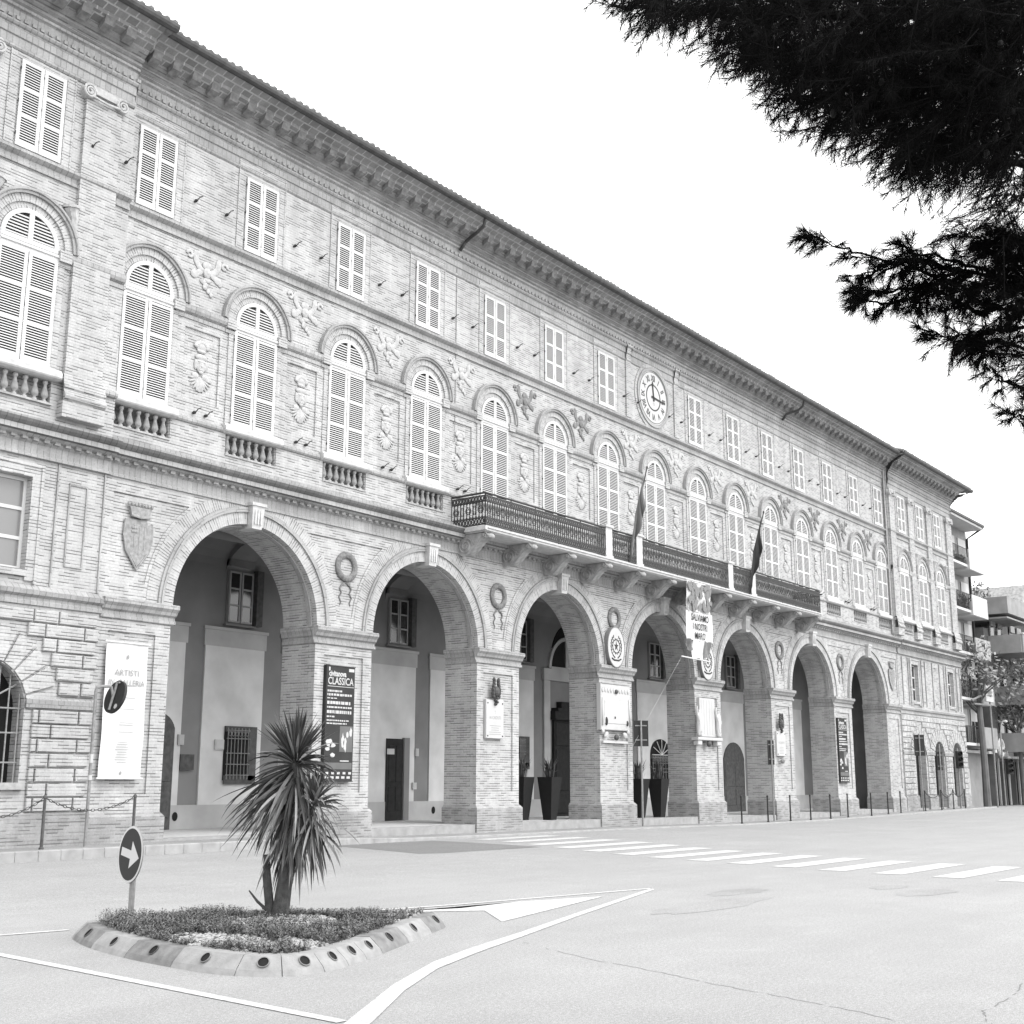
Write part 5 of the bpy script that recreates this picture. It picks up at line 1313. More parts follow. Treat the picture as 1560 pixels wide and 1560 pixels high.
# ground cover and pale pebbles
lcp = [(p.x, p.y) for p in inset(L0, .27)]
x0_, x1_ = min(p[0] for p in lcp), max(p[0] for p in lcp); y0_, y1_ = min(p[1] for p in lcp), max(p[1] for p in lcp)
r = random.Random(12)
def patch(x, y):                                              # bare pebbly spots
    return (9.32-x)**2/.42+(y+14.15)**2/.30 < .9 or (8.15-x)**2/.05+(y+14.5)**2/.5 < .9 or (8.5-x)**2/.04+(y+15.35)**2/.12 < 1 or (11.0-x)**2/.1+(y+14.25)**2/.02 < .8 or sin(x*7.1+y*3.3)+sin(y*8.3-x*2.1) > 1.62
gc = MB(); pb = MB(); cnt = 0
while cnt < 4200:
    x, y = r.uniform(x0_, x1_), r.uniform(y0_, y1_)
    if not inpoly(x, y, lcp): continue
    cnt += 1; z = soil_z(x, y)
    if patch(x, y):
        if r.random() < .12: pass
        else: continue
    hgt = r.uniform(.035, .10)*(1.0+.45*sin(x*4.3+1.7*sin(y*2.1))*sin(y*3.9+1.3))*(1.2 if sin(x*2.3)+sin(y*2.9+1) > .3 else .85)
    if r.random() < .012: hgt *= 1.3
    mdark = 1 if r.random() < .35 else 0
    sx, sy = r.uniform(-.03, .03), r.uniform(-.03, .03)
    for st_ in range(3):
        bx, by = x+r.uniform(-.03, .03), y+r.uniform(-.03, .03); tx, ty = bx+sx+r.uniform(-.04, .04), by+sy+r.uniform(-.04, .04); nl = 7
        for k in range(nl):
            t = (k+.6)/nl; px, py, pz = bx+(tx-bx)*t, by+(ty-by)*t, z+hgt*t; a = r.uniform(0, 2*pi); l_ = r.uniform(.018, .034)*(1.15-t*.5)
            dx, dy = cos(a)*l_, sin(a)*l_; wx, wy = -sin(a)*.006, cos(a)*.006
            gc.add([(px-wx, py-wy, pz), (px+wx, py+wy, pz), (px+dx, py+dy, pz+l_*.65)], [(0, 1, 2)], mdark)
tag(put('ground_cover', gc.mesh('ground_cover', ['cover', 'cover_dark'])), 'low fleshy ground cover plants filling the traffic island', 'ground cover', None, 'stuff')
cnt = 0
while cnt < 2600:
    x, y = r.uniform(x0_, x1_), r.uniform(y0_, y1_)
    if not inpoly(x, y, lcp) or not (patch(x, y) or r.random() < .05): continue
    cnt += 1; s_ = r.uniform(.012, .03); pb.ell((x, y, soil_z(x, y)+s_*.35), (s_, s_*r.uniform(.6, 1), s_*.6), 5, 3)
tag(put('pebbles', pb.mesh('pebbles', 'pebble')), 'pale gravel lying in the bare patches of the traffic island', 'gravel', None, 'stuff')
# arrow sign
SX, SY = 8.98, -12.03
T = thing('arrow_sign', (SX, SY, .18), 'round dark sign with white rim and white arrow on a short pole in the island', 'traffic sign')
mb = MB(); mb.tube([(0, 0, 0), (0, 0, .72)], .033, 10); part('pole', mb, 'iron_light', T)
nrm = Vector((-.965, .262, 0)); nrm = Vector((-.96, .20, .05)).normalized(); cc = Vector((-.05, .01, .655)); u = Vector((0, 0, 1)).cross(nrm).normalized(); v = nrm.cross(u)
# u points to the reader's right when seen from the front
mb = MB(); k = 48
def circ(rr, off): return [cc+nrm*off+u*cos(2*pi*i/k)*rr+v*sin(2*pi*i/k)*rr for i in range(k)]
A, B, C_ = circ(.305, .0), circ(.31, -.012), circ(.28, .001)
mb.add(A+B, [(i, (i+1) % k, (i+1) % k+k, i+k)[::-1] for i in range(k)]+[tuple(range(2*k-1, k-1, -1))], 0); mb.add(A+C_, [(i, (i+1) % k, (i+1) % k+k, i+k) for i in range(k)], 1)
part('sign_rim', mb, ['iron_light', 'white'], T)
mb = MB(); mb.add(circ(.281, .0012), [tuple(range(k))]); part('sign_field', mb, 'signdark', T)
mb = MB(); AP = [(-.225, -.045), (.02, -.045), (.02, -.15), (.235, 0), (.02, .15), (.02, .045), (-.225, .045)]
ra = radians(-8); mb.add([cc+nrm*.004+u*(x*cos(ra)-y*sin(ra))+v*(x*sin(ra)+y*cos(ra)) for x, y in AP], [(0, 1, 5, 6), (2, 3, 1), (3, 5, 1), (3, 4, 5)]); part('arrow', mb, 'white', T)
mb = MB(); mb.box(.0, .03, -.06, .06, .60, .64); mb.box(.0, .03, -.06, .06, .74, .78); parts('clamp', mb, 'iron_light', T)
# ------------------------------------------------------------------ strap-leaved palm
PBX, PBY = 9.52, -13.84
T = thing('cordyline_palm', (PBX, PBY, .25), 'strap-leaved palm with drooping dry leaves standing in the traffic island', 'palm')
cr, ca = cos(yaw-.10), sin(yaw-.10)
RV = Vector((cr, -ca, 0)); DV = Vector((ca, cr, 0))           # across and away, as the plant leans in the photograph
def L3(a, d, z): return RV*a+DV*d+Vector((0, 0, z))
mb = MB()
mb.tube([L3(-.03, 0, -.08), L3(.0, 0, .0), L3(.03, .0, .3), L3(.09, .02, .7), L3(.14, .02, 1.1), L3(.13, 0, 1.42), L3(.10, 0, 1.6)], [.11, .095, .085, .08, .075, .07, .05], 10)
mb.tube([L3(.13, .0, .75), L3(.24, -.05, .95), L3(.30, -.06, 1.12)], [.055, .05, .04], 8)
part('trunk', mb, 'bark', T)
mb = MB(); mb.tube([L3(-.09, .02, -.05), L3(-.12, .02, .12), L3(-.16, .03, .4), L3(-.17, .02, .62)], [.06, .048, .045, .03], 8); mb.tube([L3(-.1, .0, .02), L3(-.24, -.05, .15), L3(-.33, -.05, .26)], [.02, .015, .008], 5); part('side_stem', mb, 'bark', T)
r = random.Random(21)
def strap(mb, p, d, L_, w_, droop, m, n=7, windx=0.):
    pts = []; q = p.copy(); dd = d.normalized()
    for i in range(n+1):
        pts.append((q.copy(), dd.copy())); q = q+dd*(L_/n); dd = (dd+Vector((0, 0, -droop/n*(i+1)*.35))+RV*windx/n).normalized()
    vs = []
    side = dd.cross(Vector((0, 0, 1))); side = side.normalized() if side.length > .05 else RV.copy()
    tw = r.uniform(-1.0, 1.0); w_ *= r.uniform(.7, 1.25); d_ = Vector((r.uniform(-.12, .12), r.uniform(-.12, .12), r.uniform(-.1, .1)))
    for i, (q, dd) in enumerate(pts):
        t = i/n; s0 = dd.cross(Vector((0, 0, 1))); s0 = s0.normalized() if s0.length > .08 else side; nn = s0.cross(dd)
        s0 = (s0*cos(tw)+nn*sin(tw)); up_ = s0.cross(dd)
        ww = w_*(.55+.9*t if t < .35 else .87 if t < .5 else .87*(1-((t-.5)/.5)**1.6)+.02)
        vs += [q-s0*ww+up_*ww*.35, q, q+s0*ww+up_*ww*.35]
    mb.add(vs, [(i*3+k, i*3+k+1, (i+1)*3+k+1, (i+1)*3+k) for i in range(n) for k in range(2)], m)
def head(name, c, n_up, n_side, n_hang, Lu, Lh, sk):
    mb = MB()
    for k in range(n_up):
        a = r.uniform(0, 2*pi); e = radians(r.uniform(35, 90)); d = RV*cos(a)*cos(e)+DV*sin(a)*cos(e)+Vector((0, 0, sin(e))); strap(mb, c+d*.03, d, Lu*r.uniform(.75, 1.05), .017, r.uniform(0, .25), 1 if r.random() < .10 else 0)
    for k in range(n_side):
        a = r.uniform(0, 2*pi); e = radians(r.uniform(-15, 38)); d = RV*cos(a)*cos(e)+DV*sin(a)*cos(e)+Vector((0, 0, sin(e))); strap(mb, c+d*.03-Vector((0, 0, .04)), d, Lu*r.uniform(.75, 1.1), .018, r.uniform(.4, 1.3), 1 if r.random() < .16 else 0)
    for k in range(n_hang):
        a = r.uniform(0, 2*pi); e = radians(r.uniform(-75, -18)); d = RV*(cos(a)*cos(e)+sk)+DV*sin(a)*cos(e)+Vector((0, 0, sin(e))); u_ = r.random(); strap(mb, c+d*.04-Vector((0, 0, r.uniform(.03, .3))), d, Lh*r.uniform(.6, 1.15), .019, r.uniform(.3, 1.1), 1 if u_ < .14 else 2 if u_ < .42 else 0, 7, sk*.3)
    part(name, mb, ['leaf', 'leaf_pale', 'leaf_dead'], T)
head('leaf_crown', L3(.10, 0, 1.60), 110, 60, 170, .55, .86, -.5)
head('side_crown', L3(.31, -.06, 1.16), 40, 40, 40, .36, .55, .1)
mb = MB()
for k in range(115):
    z = r.uniform(.86, 1.4); a = r.uniform(0, 2*pi); e = radians(r.uniform(-85, -45)); d = RV*(cos(a)*cos(e)-.32)+DV*sin(a)*cos(e)+Vector((0, 0, sin(e))); u_ = r.random()
    strap(mb, L3(.12+r.uniform(-.03, .03), 0, z), d, r.uniform(.4, .85), .019, r.uniform(.3, 2.0), 1 if u_ < .2 else 2 if u_ < .6 else 0, 7)
for k in range(40):
    d = Vector((0, 0, -1))+RV*r.uniform(.05, .5)+DV*r.uniform(-.3, .3); strap(mb, L3(.26+r.uniform(-.1, .1), -.05, r.uniform(.8, 1.1)), d, r.uniform(.4, .65), .013, r.uniform(.3, 1.2), 0 if r.random() < .6 else 2, 7)
part('dry_skirt', mb, ['leaf', 'leaf_pale', 'leaf_dead'], T)
# ------------------------------------------------------------------ pine whose boughs hang into the view
r = random.Random(31)
TB = sight(1840, 1180, 8.2); TB.z = 0.0
T = thing('pine_tree', (TB.x, TB.y, 0), 'dark pine whose drooping boughs hang in from the upper right', 'tree')
tb = MB(); TR = [Vector((0, 0, 0)), Vector((.05, .02, 1.5)), Vector((0, .06, 3.5)), Vector((-.1, .1, 6)), Vector((0, .1, 9)), Vector((.1, 0, 11.5))]
tb.tube(TR, [.34, .27, .24, .20, .14, .06], 12); part('trunk', tb, 'bark', T)
nd = MB(); tw = MB()
def tuft(p, d, L_, n, nl, m):
    d = d.normalized(); u_ = d.orthogonal().normalized(); w_ = d.cross(u_)
    for k in range(n):
        t = r.random()**.7; a = r.uniform(0, 2*pi); sp = radians(r.uniform(12, 62)); q = p+d*(L_*t)
        v_ = d*cos(sp)+(u_*cos(a)+w_*sin(a))*sin(sp); v_.z -= .22; v_.normalize(); l_ = nl*r.uniform(.7, 1.15); s_ = v_.orthogonal().normalized()*.0016
        a2 = r.uniform(0, pi); s_ = s_*cos(a2)+v_.cross(s_)*sin(a2)
        nd.add([q-s_, q+s_, q+v_*l_], [(0, 1, 2)], m)
def twig(p, d, L_, r0): tw.tube([p, p+d*(L_*.5)+Vector((0, 0, -.01)), p+d*L_], [r0, r0*.7, r0*.45], 4, 0, False)
def offs(px, py, d): return sight(px, py, d)-Vector((TB.x, TB.y, 0))
def bough(pts, d0, d1, rad, dens, spread, nl=.10):
    # pts: the bough's course as seen, from its root outward; it comes nearer or goes away from d0 to d1
    P = [offs(x, y, d0+(d1-d0)*i/(len(pts)-1)) for i, (x, y) in enumerate(pts)]
    Q = []
    for i in range(len(P)-1):
        for k in range(5): Q.append(P[i].lerp(P[i+1], k/5))
    Q.append(P[-1]); n = len(Q)
    for i in range(1, n-1): Q[i] += Vector((r.uniform(-.012, .012), r.uniform(-.012, .012), r.uniform(-.012, .012)))
    tw.tube(Q, [rad*(1-.85*i/(n-1)) for i in range(n)], 6)
    tot = sum((Q[i+1]-Q[i]).length for i in range(n-1)); m = int(tot*dens)
    for k in range(m):
        t = r.random(); i = min(n-2, int(t*(n-1))); p = Q[i].lerp(Q[i+1], r.random()); ax = (Q[i+1]-Q[i]).normalized()
        rd = Vector((r.uniform(-1, 1), r.uniform(-1, 1), r.uniform(-1, .6))); d = (ax*.8+rd*.8).normalized(); L_ = r.uniform(.08, spread)*(1.1-.6*t)
        twig(p, d, L_, .0028)
        tuft(p+d*(L_*.35), d+Vector((0, 0, -.15)), L_*.75, 52, nl, 0 if r.random() < .75 else 1)
    ax = (Q[-1]-Q[-2]).normalized(); tuft(Q[-1]-ax*.08, ax, .12, 40, nl, 1)
# the free boughs on the right, whose course can be followed against the sky
def B(pts, dens, spread, d0=7.6, d1=7.0, rad=.015): bough(pts, d0, d1, rad, dens*1.25, spread)
B([(1640, 455), (1560, 440), (1480, 415), (1420, 418), (1360, 400), (1300, 385), (1262, 370), (1232, 356)], 24, .24)
B([(1560, 440), (1500, 410), (1450, 395), (1400, 385), (1372, 372)], 34, .26)
B([(1480, 420), (1430, 430), (1380, 440), (1330, 445), (1300, 440)], 40, .26)
B([(1440, 425), (1390, 455), (1340, 462), (1310, 455)], 34, .24)
B([(1500, 480), (1450, 455), (1420, 440), (1390, 470)], 22, .2)
B([(1640, 540), (1560, 500), (1500, 505), (1450, 515), (1405, 502)], 46, .28)
B([(1620, 560), (1560, 530), (1510, 520), (1470, 520)], 40, .26)
B([(1640, 640), (1590, 610), (1555, 590), (1525, 575), (1507, 558)], 30, .22)
B([(1640, 690), (1600, 655), (1565, 640), (1535, 628)], 28, .22)
B([(1640, 420), (1560, 400), (1520, 375), (1490, 362), (1462, 352)], 40, .24)
B([(1640, 480), (1580, 440), (1540, 400), (1500, 380)], 46, .34)
B([(1660, 500), (1590, 470), (1540, 450)], 46, .34)
B([(1650, 350), (1600, 345), (1570, 350)], 30, .24)
B([(1660, 450), (1580, 425), (1520, 425), (1470, 435)], 60, .34)
B([(1660, 400), (1600, 380), (1560, 365), (1520, 355)], 60, .34)
B([(1600, 470), (1540, 475), (1490, 460), (1440, 470)], 40, .26)
B([(1660, 590), (1600, 555), (1560, 545), (1500, 535)], 46, .28)
B([(1470, 415), (1420, 400), (1390, 395), (1350, 410), (1310, 420)], 46, .24)
# the dense mass above
EDGE = [(905, -40), (925, 18), (985, 42), (1040, 40), (1095, 60), (1120, 95), (1150, 125), (1178, 165), (1195, 190), (1235, 215), (1265, 238), (1300, 222), (1345, 240), (1366, 275), (1400, 300), (1440, 305), (1470, 280), (1500, 285), (1560, 310), (1640, 330), (1760, 330), (1760, -260), (1300, -260), (1000, -130)]
core = [(940, -60), (990, 12), (1080, 15), (1130, 48), (1176, 92), (1208, 138), (1270, 176), (1335, 184), (1375, 240), (1430, 255), (1480, 235), (1560, 255), (1760, 260), (1760, -200), (1200, -200)]
cnt = 0
while cnt < 3500:
    px, py = r.uniform(905, 1760), r.uniform(-240, 345)
    if not inpoly(px, py, core): continue
    if (py < -30 or px > 1590) and r.random() < .72: continue
    cnt += 1; dist = r.uniform(6.2, 9.0); p = offs(px, py, dist)
    d = (RT*r.uniform(-1, .35)-UP*r.uniform(-.25, 1.0)+FW*r.uniform(-.6, .6)).normalized(); L_ = r.uniform(.14, .30)
    twig(p-d*.04, d, L_+.02, .0026); tuft(p, d, L_, 64, .088, 0 if r.random() < .8 else 1)
for (x, y) in EDGE[1:17]:                                      # ragged fringe of drooping shoots
    for k in range(7):
        px, py = x+r.uniform(-30, 40), y-r.uniform(14, 50); dist = r.uniform(6.6, 8.2); p = offs(px, py, dist); d = (RT*r.uniform(-1, .1)-UP*r.uniform(-.1, .8)+FW*r.uniform(-.3, .3)).normalized(); L_ = r.uniform(.10, .20)
        twig(p-d*.12, d, L_+.12, .003); tuft(p, d, L_, 34, .10, r.choice((0, 1)))
for pts in ([(1800, 60), (1600, 40), (1400, 20), (1200, 20), (1040, 14), (930, 8)], [(1800, 120), (1650, 130), (1480, 120), (1330, 130), (1200, 150)], [(1800, 200), (1650, 220), (1500, 230), (1400, 250)], [(1800, 240), (1650, 250), (1550, 250), (1450, 235)], [(1420, 60), (1300, 60), (1200, 80), (1130, 70)]):
    bough(pts, 8.0, 7.0, .05, 12, .3)
for k in range(150):
    px, py = r.uniform(1478, 1640), r.uniform(255, 470); p = offs(px, py, r.uniform(6.8, 8.4)); d = (RT*r.uniform(-1, .3)-UP*r.uniform(-.1, .8)+FW*r.uniform(-.4, .4)).normalized(); L_ = r.uniform(.12, .24)
    twig(p-d*.08, d, L_+.08, .003); tuft(p, d, L_, 34, .10, r.choice((0, 0, 1)))
for k in range(260):                                           # the rest of the crown, round the trunk
    a = r.uniform(0, 2*pi); z = r.uniform(5.2, 11.5); rr = r.uniform(.3, 2.6)*(1-(z-5)/9); p = Vector((rr*cos(a)+1.2, rr*sin(a)+.2, z)); d = Vector((cos(a), sin(a), -.25)).normalized(); q = p+Vector((TB.x, TB.y, 0))-CAMP
    if q.dot(FW) > 0 and abs(q.dot(RT)/q.dot(FW)) < .47 and abs(q.dot(UP)/q.dot(FW)) < .47: continue
    tw.tube([Vector((0, .1, z-.3)), p*.6+Vector((0, .04, z*.4)), p], [.03, .02, .006], 4, 0, False) if k % 6 == 0 else None
    tuft(p, d, .3, 40, .13, 0); tuft(p+Vector((.1, .1, .1)), -d, .3, 30, .13, 0)
part('crown', nd, ['needle', 'needle_light'], T); part('branches', tw, 'pine_bark', T)
for k in range(34):
    px, py = r.uniform(1180, 1560), r.uniform(20, 260)
    if inpoly(px, py, core): co = MB(); co.ell(offs(px, py, 6.6), (.015, .015, .025), 7, 5); part('cone', co, 'wood', T)
# ------------------------------------------------------------------ houses beyond the palace
T = thing('apartment_block', (82, 3.9, .2), 'pale apartment block with overhanging roof and stacked balconies just beyond the palace', 'building')
mb = MB(); mb.box(-5.5, 1.4, -3.0, 9, 0, 17.75); part('wall', mb, 'render_grey', T)
mb = MB(); mb.box(-6.0, 1.2, -4.2, 10, 17.75, 17.95); mb.box(-6.0, 1.18, -4.23, 10, 17.951, 18.1); part('roof', mb, 'render_white', T)
mb = MB(); mb.box(-6.02, 1.25, -4.3, -4.231, 17.9, 18.05); mb.tube([(1.15, -4.2, 17.9), (1.3, -3.08, 17.3), (1.3, -3.08, 0)], .08, 6); part('gutter', mb, 'black', T)
mb = MB(); mb.box(-5.2, -1.5, -2.5, 4, 18.1, 19.3); part('penthouse', mb, 'render_white', T)
for q, zf in enumerate((14.9, 12.0, 9.3, 6.5, 3.8)):
    mb = MB(); mb.box(-5.8, -2.7, -4.2, -3.001, zf-.16, zf); mb.box(-2.699, .3, -4.25, -3.001, zf-.3, zf+.02); o = part('balcony', mb, 'render_white', T)
    mb = MB(); mb.box(-2.699, .3, -4.33, -4.251, zf-.28, zf+1.0); mb.box(.301, .37, -4.33, -3.001, zf-.28, zf+1.0); put('parapet', mb.mesh('parapet', 'render_white' if q < 2 else 'stone_worn' if q == 2 else 'render_grey'), o)
    mb = MB(); mb.tube([(-5.8, -4.18, zf+1), (-2.72, -4.18, zf+1)], .025, 5)
    for k in range(25): mb.tube([(-5.78+.12*k, -4.18, zf), (-5.78+.12*k, -4.18, zf+1)], .012, 4)
    put('railing', mb.mesh('railing', 'iron'), o)
    for xa, xb in ((-5.0, -3.4), (-2.6, -1.3), (-.6, .9)):
        yy = -3.0
        mb = MB(); mb.box(xa, xb, yy-.03, yy-.001, zf+.02, zf+2.2); w_ = part('window', mb, 'glass', T)
        bz = random.Random(q*7+int(xa*3)).uniform(1.0, 1.7)
        mb = MB(); mb.box(xa, xb, yy-.06, yy-.031, zf+bz, zf+2.2); put('roller_blind', mb.mesh('roller_blind', 'render_white'), w_)
        mb = MB()
        for c0, c1 in ((xa, xa+.07), (xb-.07, xb), ((xa+xb)/2-.04, (xa+xb)/2+.04)): mb.box(c0, c1, yy-.05, yy-.031, zf, zf+bz)
        put('frame', mb.mesh('frame', 'white'), w_)
mb = MB(); mb.box(-4.8, -3.0, -3.05, -3.001, .1, 2.9); part('shop_window', mb, 'glass', T)
mb = MB(); mb.box(-2.7, -1.7, -3.06, -3.001, .6, 2.3); part('notice_board', mb, 'marble', T)
mb = MB(); mb.box(-5, 1.6, -3.6, -3.0, 3.25, 3.42); part('canopy', mb, 'render_white', T)
def plant_blob(name, x, y, z, rx, rz_, n, label, seed, mat='foliage', parent=None):
    rr = random.Random(seed); mb = MB()
    for k in range(n):
        a, b_2 = rr.uniform(0, 2*pi), rr.uniform(-1, 1); q = rr.random()**.5; c = Vector((rx*q*cos(a)*sqrt(1-b_2*b_2), rx*.8*q*sin(a)*sqrt(1-b_2*b_2), rz_*q*b_2)); s_ = rr.uniform(.09, .22)
        u_ = Vector((rr.uniform(-1, 1), rr.uniform(-1, 1), rr.uniform(-1, 1))).normalized(); v_ = u_.orthogonal().normalized()
        mb.quad(c-u_*s_, c-v_*s_*.5, c+u_*s_, c+v_*s_*.5)
    if parent: o = put(name, mb.mesh(name, mat), parent, (x, y, z))
    else: o = tag(put(name, mb.mesh(name, mat), None, (x, y, z)), label, 'plant')
    return o
plant_blob('balcony_plant', 78.7, .1, 15.4, .5, .35, 140, 'bushy pot plants behind the top balcony railing of the pale block', 1)
plant_blob('balcony_plant', 79.0, .1, 12.7, .6, .5, 160, 'bushy pot plants on the second balcony from the top of the pale block', 2)
T = thing('apartment_block', (88, -1.2, .2), 'dark lower apartment block with deep concrete balconies and shops at street level', 'building')
mb = MB(); mb.box(-4.4, 16, 1.5, 14, 0, 11.4); mb.box(-1.5, 16, 2.5, 14, 11.4, 13.6); part('wall', mb, 'render_dark', T)
mb = MB(); mb.box(-4.6, .4, -.2, 1.5, 12.2, 13.3); mb.box(-4.5, .3, -.1, 3.0, 11.9, 12.0); part('terrace', mb, 'render_grey', T)
mb = MB(); mb.add([(1.0, .5, 13.2), (1.6, .5, 13.2), (3.2, .5, 15.0), (2.6, .5, 15.0), (1.0, 6, 13.2), (1.6, 6, 13.2), (3.2, 6, 15.0), (2.6, 6, 15.0)], [(0, 1, 2, 3), (0, 4, 5, 1)[::-1], (3, 2, 6, 7), (1, 5, 6, 2), (0, 3, 7, 4)]); mb.box(1.6, 16, 1.0, 9, 13.6, 14.0); part('roof', mb, 'stone_worn', T)
for k, (xa, xb, zf, y0) in enumerate(((-3.6, .6, 9.9, -.6), (.9, 5, 9.9, -.6), (-3.2, .9, 6.6, -.8), (1.2, 6, 6.6, -.8), (-3.0, 6, 3.6, -.9), (-4.2, .3, 13.0, 9))):
    if zf > 12: continue
    mb = MB(); mb.box(xa, xb, y0, 1.49, zf-.2, zf); mb.box(xa, xb, y0-.12, y0-.001, zf-.2, zf+1.0); mb.box(xa-.1, xa-.001, y0, 1.49, zf-.2, zf+1.0); o = part('balcony', mb, 'render_grey' if k % 2 == 0 else 'concrete', T)
    mb = MB(); mb.box(xa-.12, xb, y0-.18, y0+.02, zf+1.001, zf+1.08); put('coping', mb.mesh('coping', 'render_white'), o)
    for q in range(int((xb-xa)/1.6)):
        mb = MB(); mb.box(xa+.3+1.6*q, xa+1.3+1.6*q, 1.44, 1.498, zf+.02, zf+2.1); w_ = part('window', mb, 'glass', T)
        mb = MB(); mb.box(xa+.3+1.6*q, xa+.5+1.6*q, 1.40, 1.439, zf+.02, zf+2.1); mb.box(xa+.3+1.6*q, xa+1.3+1.6*q, 1.3, 1.439, zf+1.7, zf+2.15); put('awning', mb.mesh('awning', 'render_grey'), w_)
for q in range(6):
    mb = MB(); mb.box(-4.0+2.2*q, -2.3+2.2*q, 1.42, 1.498, .05, 2.8); w_ = part('shop_window', mb, 'void', T)
    mb = MB(); mb.box(-4.05+2.2*q, -3.9+2.2*q, 1.3, 1.419, .05, 3.0); put('door_frame', mb.mesh('door_frame', 'render_grey'), w_)
mb = MB(); mb.box(-3.0, 1.0, .9, 1.5, 3.0, 3.14); part('canopy', mb, 'render_white', T)
T = thing('shop_sign', (84.0, -.1, 3.3), 'rounded white shop sign fixed over the dark shopfront', 'sign')
mb = MB(); mb.tube([(.5*cos(t*.5), 0, .55+.5*sin(t*.5)) for t in range(12)], .12, 6); mb.box(-.5, .45, -.1, .1, .45, .62); part('sign_letter', mb, 'white', T)
mb = MB(); mb.box(-1.6, -1.2, -.1, .1, .2, 1.3); mb.box(.7, 2.4, -.1, .1, .0, .3); part('sign_panel', mb, 'stone', T)
plant_blob('terrace_plant', 86.0, 1.2, 14.2, 1.1, .9, 150, 'spiky shrub on the roof terrace of the dark block', 3)
plant_blob('terrace_plant', 85.0, -1.7, 8.9, 2.4, .75, 520, 'trailing greenery hanging below the upper concrete balconies', 4)
T = thing('apartment_block', (112, 8, .2), 'distant plain apartment block closing the street at the far right', 'building')
mb = MB(); mb.box(-7, 30, 0, 14, 0, 13.4); part('wall', mb, 'render_grey', T)
for zf in (4, 7, 10):
    for q in range(8): mb = MB(); mb.box(-6+4*q, -4.4+4*q, -.05, -.002, zf, zf+1.5); part('window', mb, 'glass', T)
T = thing('wall_sign_box', (79.3, -.95, 6.5), 'white rectangular sign on a bracket above the pollarded street tree', 'sign')
mb = MB(); mb.box(-.75, .75, -.08, .08, 0, 1.0); part('sign_panel', mb, 'stone', T)
mb = MB(); mb.tube([(-.9, 0, 1.04), (.9, 0, 1.04)], .03, 5); mb.tube([(-2.4, .3, .0), (-.7, 0, .45)], .06, 6); mb.tube([(-2.0, .3, -.2), (.2, 0, -.2)], .06, 6); mb.tube([(.2, 0, -6.3), (.2, 0, 0)], .05, 6); parts('bracket', mb, 'iron_light', T)
r_ = random.Random(17); mb = MB()
for k in range(16): mb.box(-.6+.075*k, -.56+.075*k+r_.uniform(0, .03), -.084, -.081, .25+r_.uniform(0, .3), .6+r_.uniform(0, .25))
part('sign_print', mb, 'ink_grey', T)
def street_tree(x, y, h, label, seed, rx, rz_, n, trunk_r):
    T = thing('street_tree', (x, y, pave_z(x)-.05), label, 'tree', 'street trees beyond the palace'); rr = random.Random(seed); mb = MB()
    mb.tube([(0, 0, 0), (.05, 0, h*.4), (-.04, .03, h*.75), (0, 0, h)], [trunk_r*1.2, trunk_r, trunk_r*.9, trunk_r*.6], 9)
    for k in range(9): a = 2*pi*k/9+rr.random(); z = h*(.72+.03*k); mb.tube([(0, 0, z), (.5*cos(a), .5*sin(a), z+.5), (rx*.8*cos(a), rx*.8*sin(a), z+1.2+rr.random())], [trunk_r*.4, .06, .02], 5)
    part('trunk', mb, 'render_dark', T); plant_blob('crown', 0, 0, h+rz_*.55, rx, rz_, n, None, seed, 'foliage', T)
street_tree(78.6, -.6, 7.2, 'pollarded street tree with thick trunk and sparse crown beside the right end of the palace', 5, 2.2, 2.0, 430, .2)
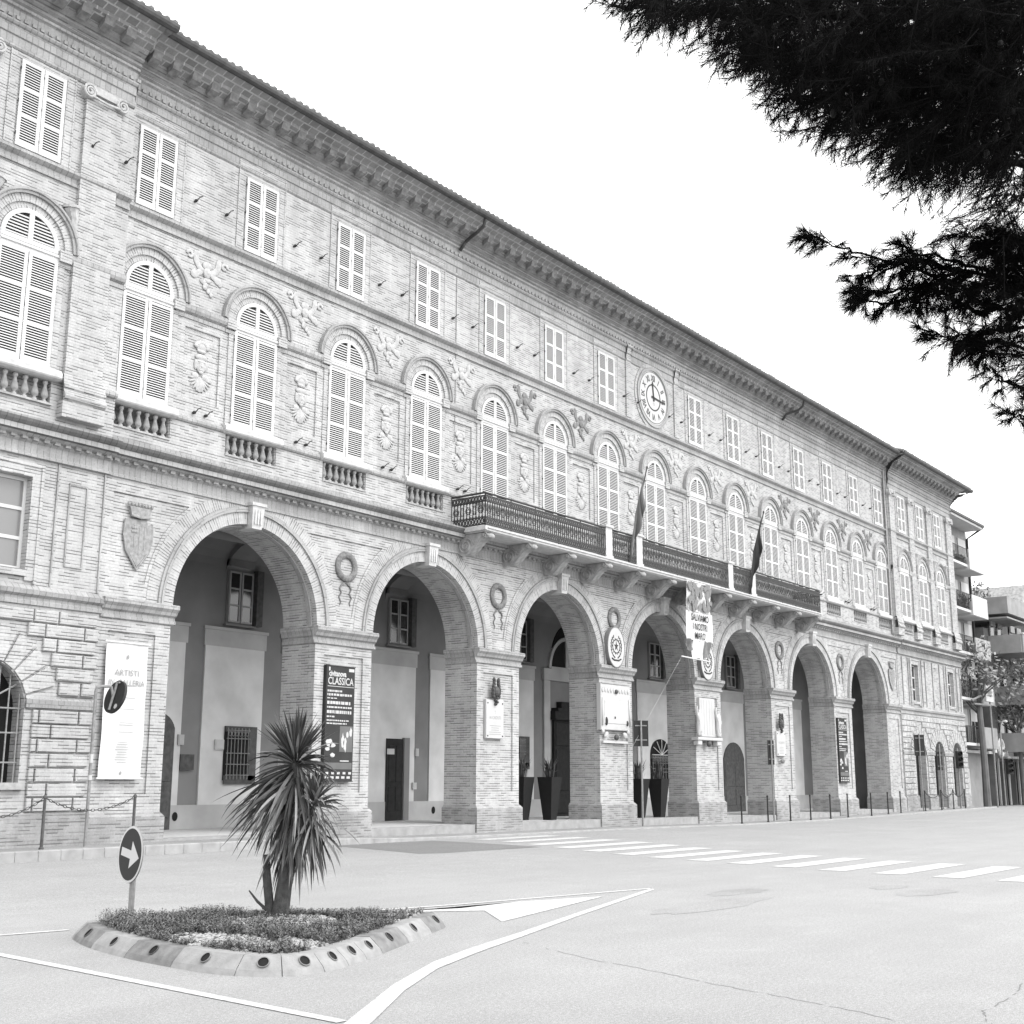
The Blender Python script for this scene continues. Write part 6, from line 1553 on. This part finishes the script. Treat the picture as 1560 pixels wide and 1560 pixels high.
street_tree(85.5, -.9, 5.6, 'lower leafy street tree at the right edge of the view', 6, 2.5, 1.8, 700, .14)
# lamp with curved arm
T = thing('street_lamp', (81.7, -.8, .22), 'slim street lamp with a curved arm before the dark shopfronts', 'street lamp')
mb = MB(); mb.tube([(0, 0, 0), (0, 0, 4.2)]+[(1.1-1.1*cos(t), 0, 4.2+1.1*sin(t)) for t in (.3, .7, 1.1, 1.5)], .045, 6); part('pole', mb, 'iron_light', T)
mb = MB(); mb.ell((1.3, 0, 5.25), (.3, .12, .09), 8, 5); part('lamp_head', mb, 'stone', T)
# ------------------------------------------------------------------ daylight
W = bpy.data.worlds.new('World'); sc.world = W; W.use_nodes = True; nt = W.node_tree; bg = nt.nodes['Background']
sky = nt.nodes.new('ShaderNodeTexSky'); sky.sky_type = 'NISHITA'; sky.sun_disc = False
SE, SA = radians(50), radians(205)                            # sun over the square, in front of the palace and a little to the right
sky.sun_elevation = SE; sky.sun_rotation = radians(168); sky.dust_density = 6; sky.air_density = 1.5; sky.altitude = 0
bw2 = nt.nodes.new('ShaderNodeRGBToBW'); nt.links.new(sky.outputs[0], bw2.inputs[0]); cl = nt.nodes.new('ShaderNodeMath'); cl.operation = 'MAXIMUM'; cl.inputs[1].default_value = 3.3; nt.links.new(bw2.outputs[0], cl.inputs[0]); cm = nt.nodes.new('ShaderNodeMath'); cm.operation = 'MINIMUM'; cm.inputs[1].default_value = 6.0; nt.links.new(cl.outputs[0], cm.inputs[0]); nt.links.new(cm.outputs[0], bg.inputs['Color']); bg.inputs['Strength'].default_value = .15
sd = bpy.data.lights.new('sun', 'SUN'); sd.energy = .35; sd.angle = radians(25); so_ = bpy.data.objects.new('sun', sd); COL.objects.link(so_)
az = radians(168)                                             # compass angle from +Y, clockwise
sdir = Vector((sin(az)*cos(SE), cos(az)*cos(SE), sin(SE)))
so_.rotation_euler = (-sdir).to_track_quat('-Z', 'Y').to_euler(); so_.location = (20, -30, 40)
vs_ = sc.view_settings; vs_.view_transform = 'Standard'; vs_.look = 'None'; vs_.gamma = 1; vs_.exposure = 2.1
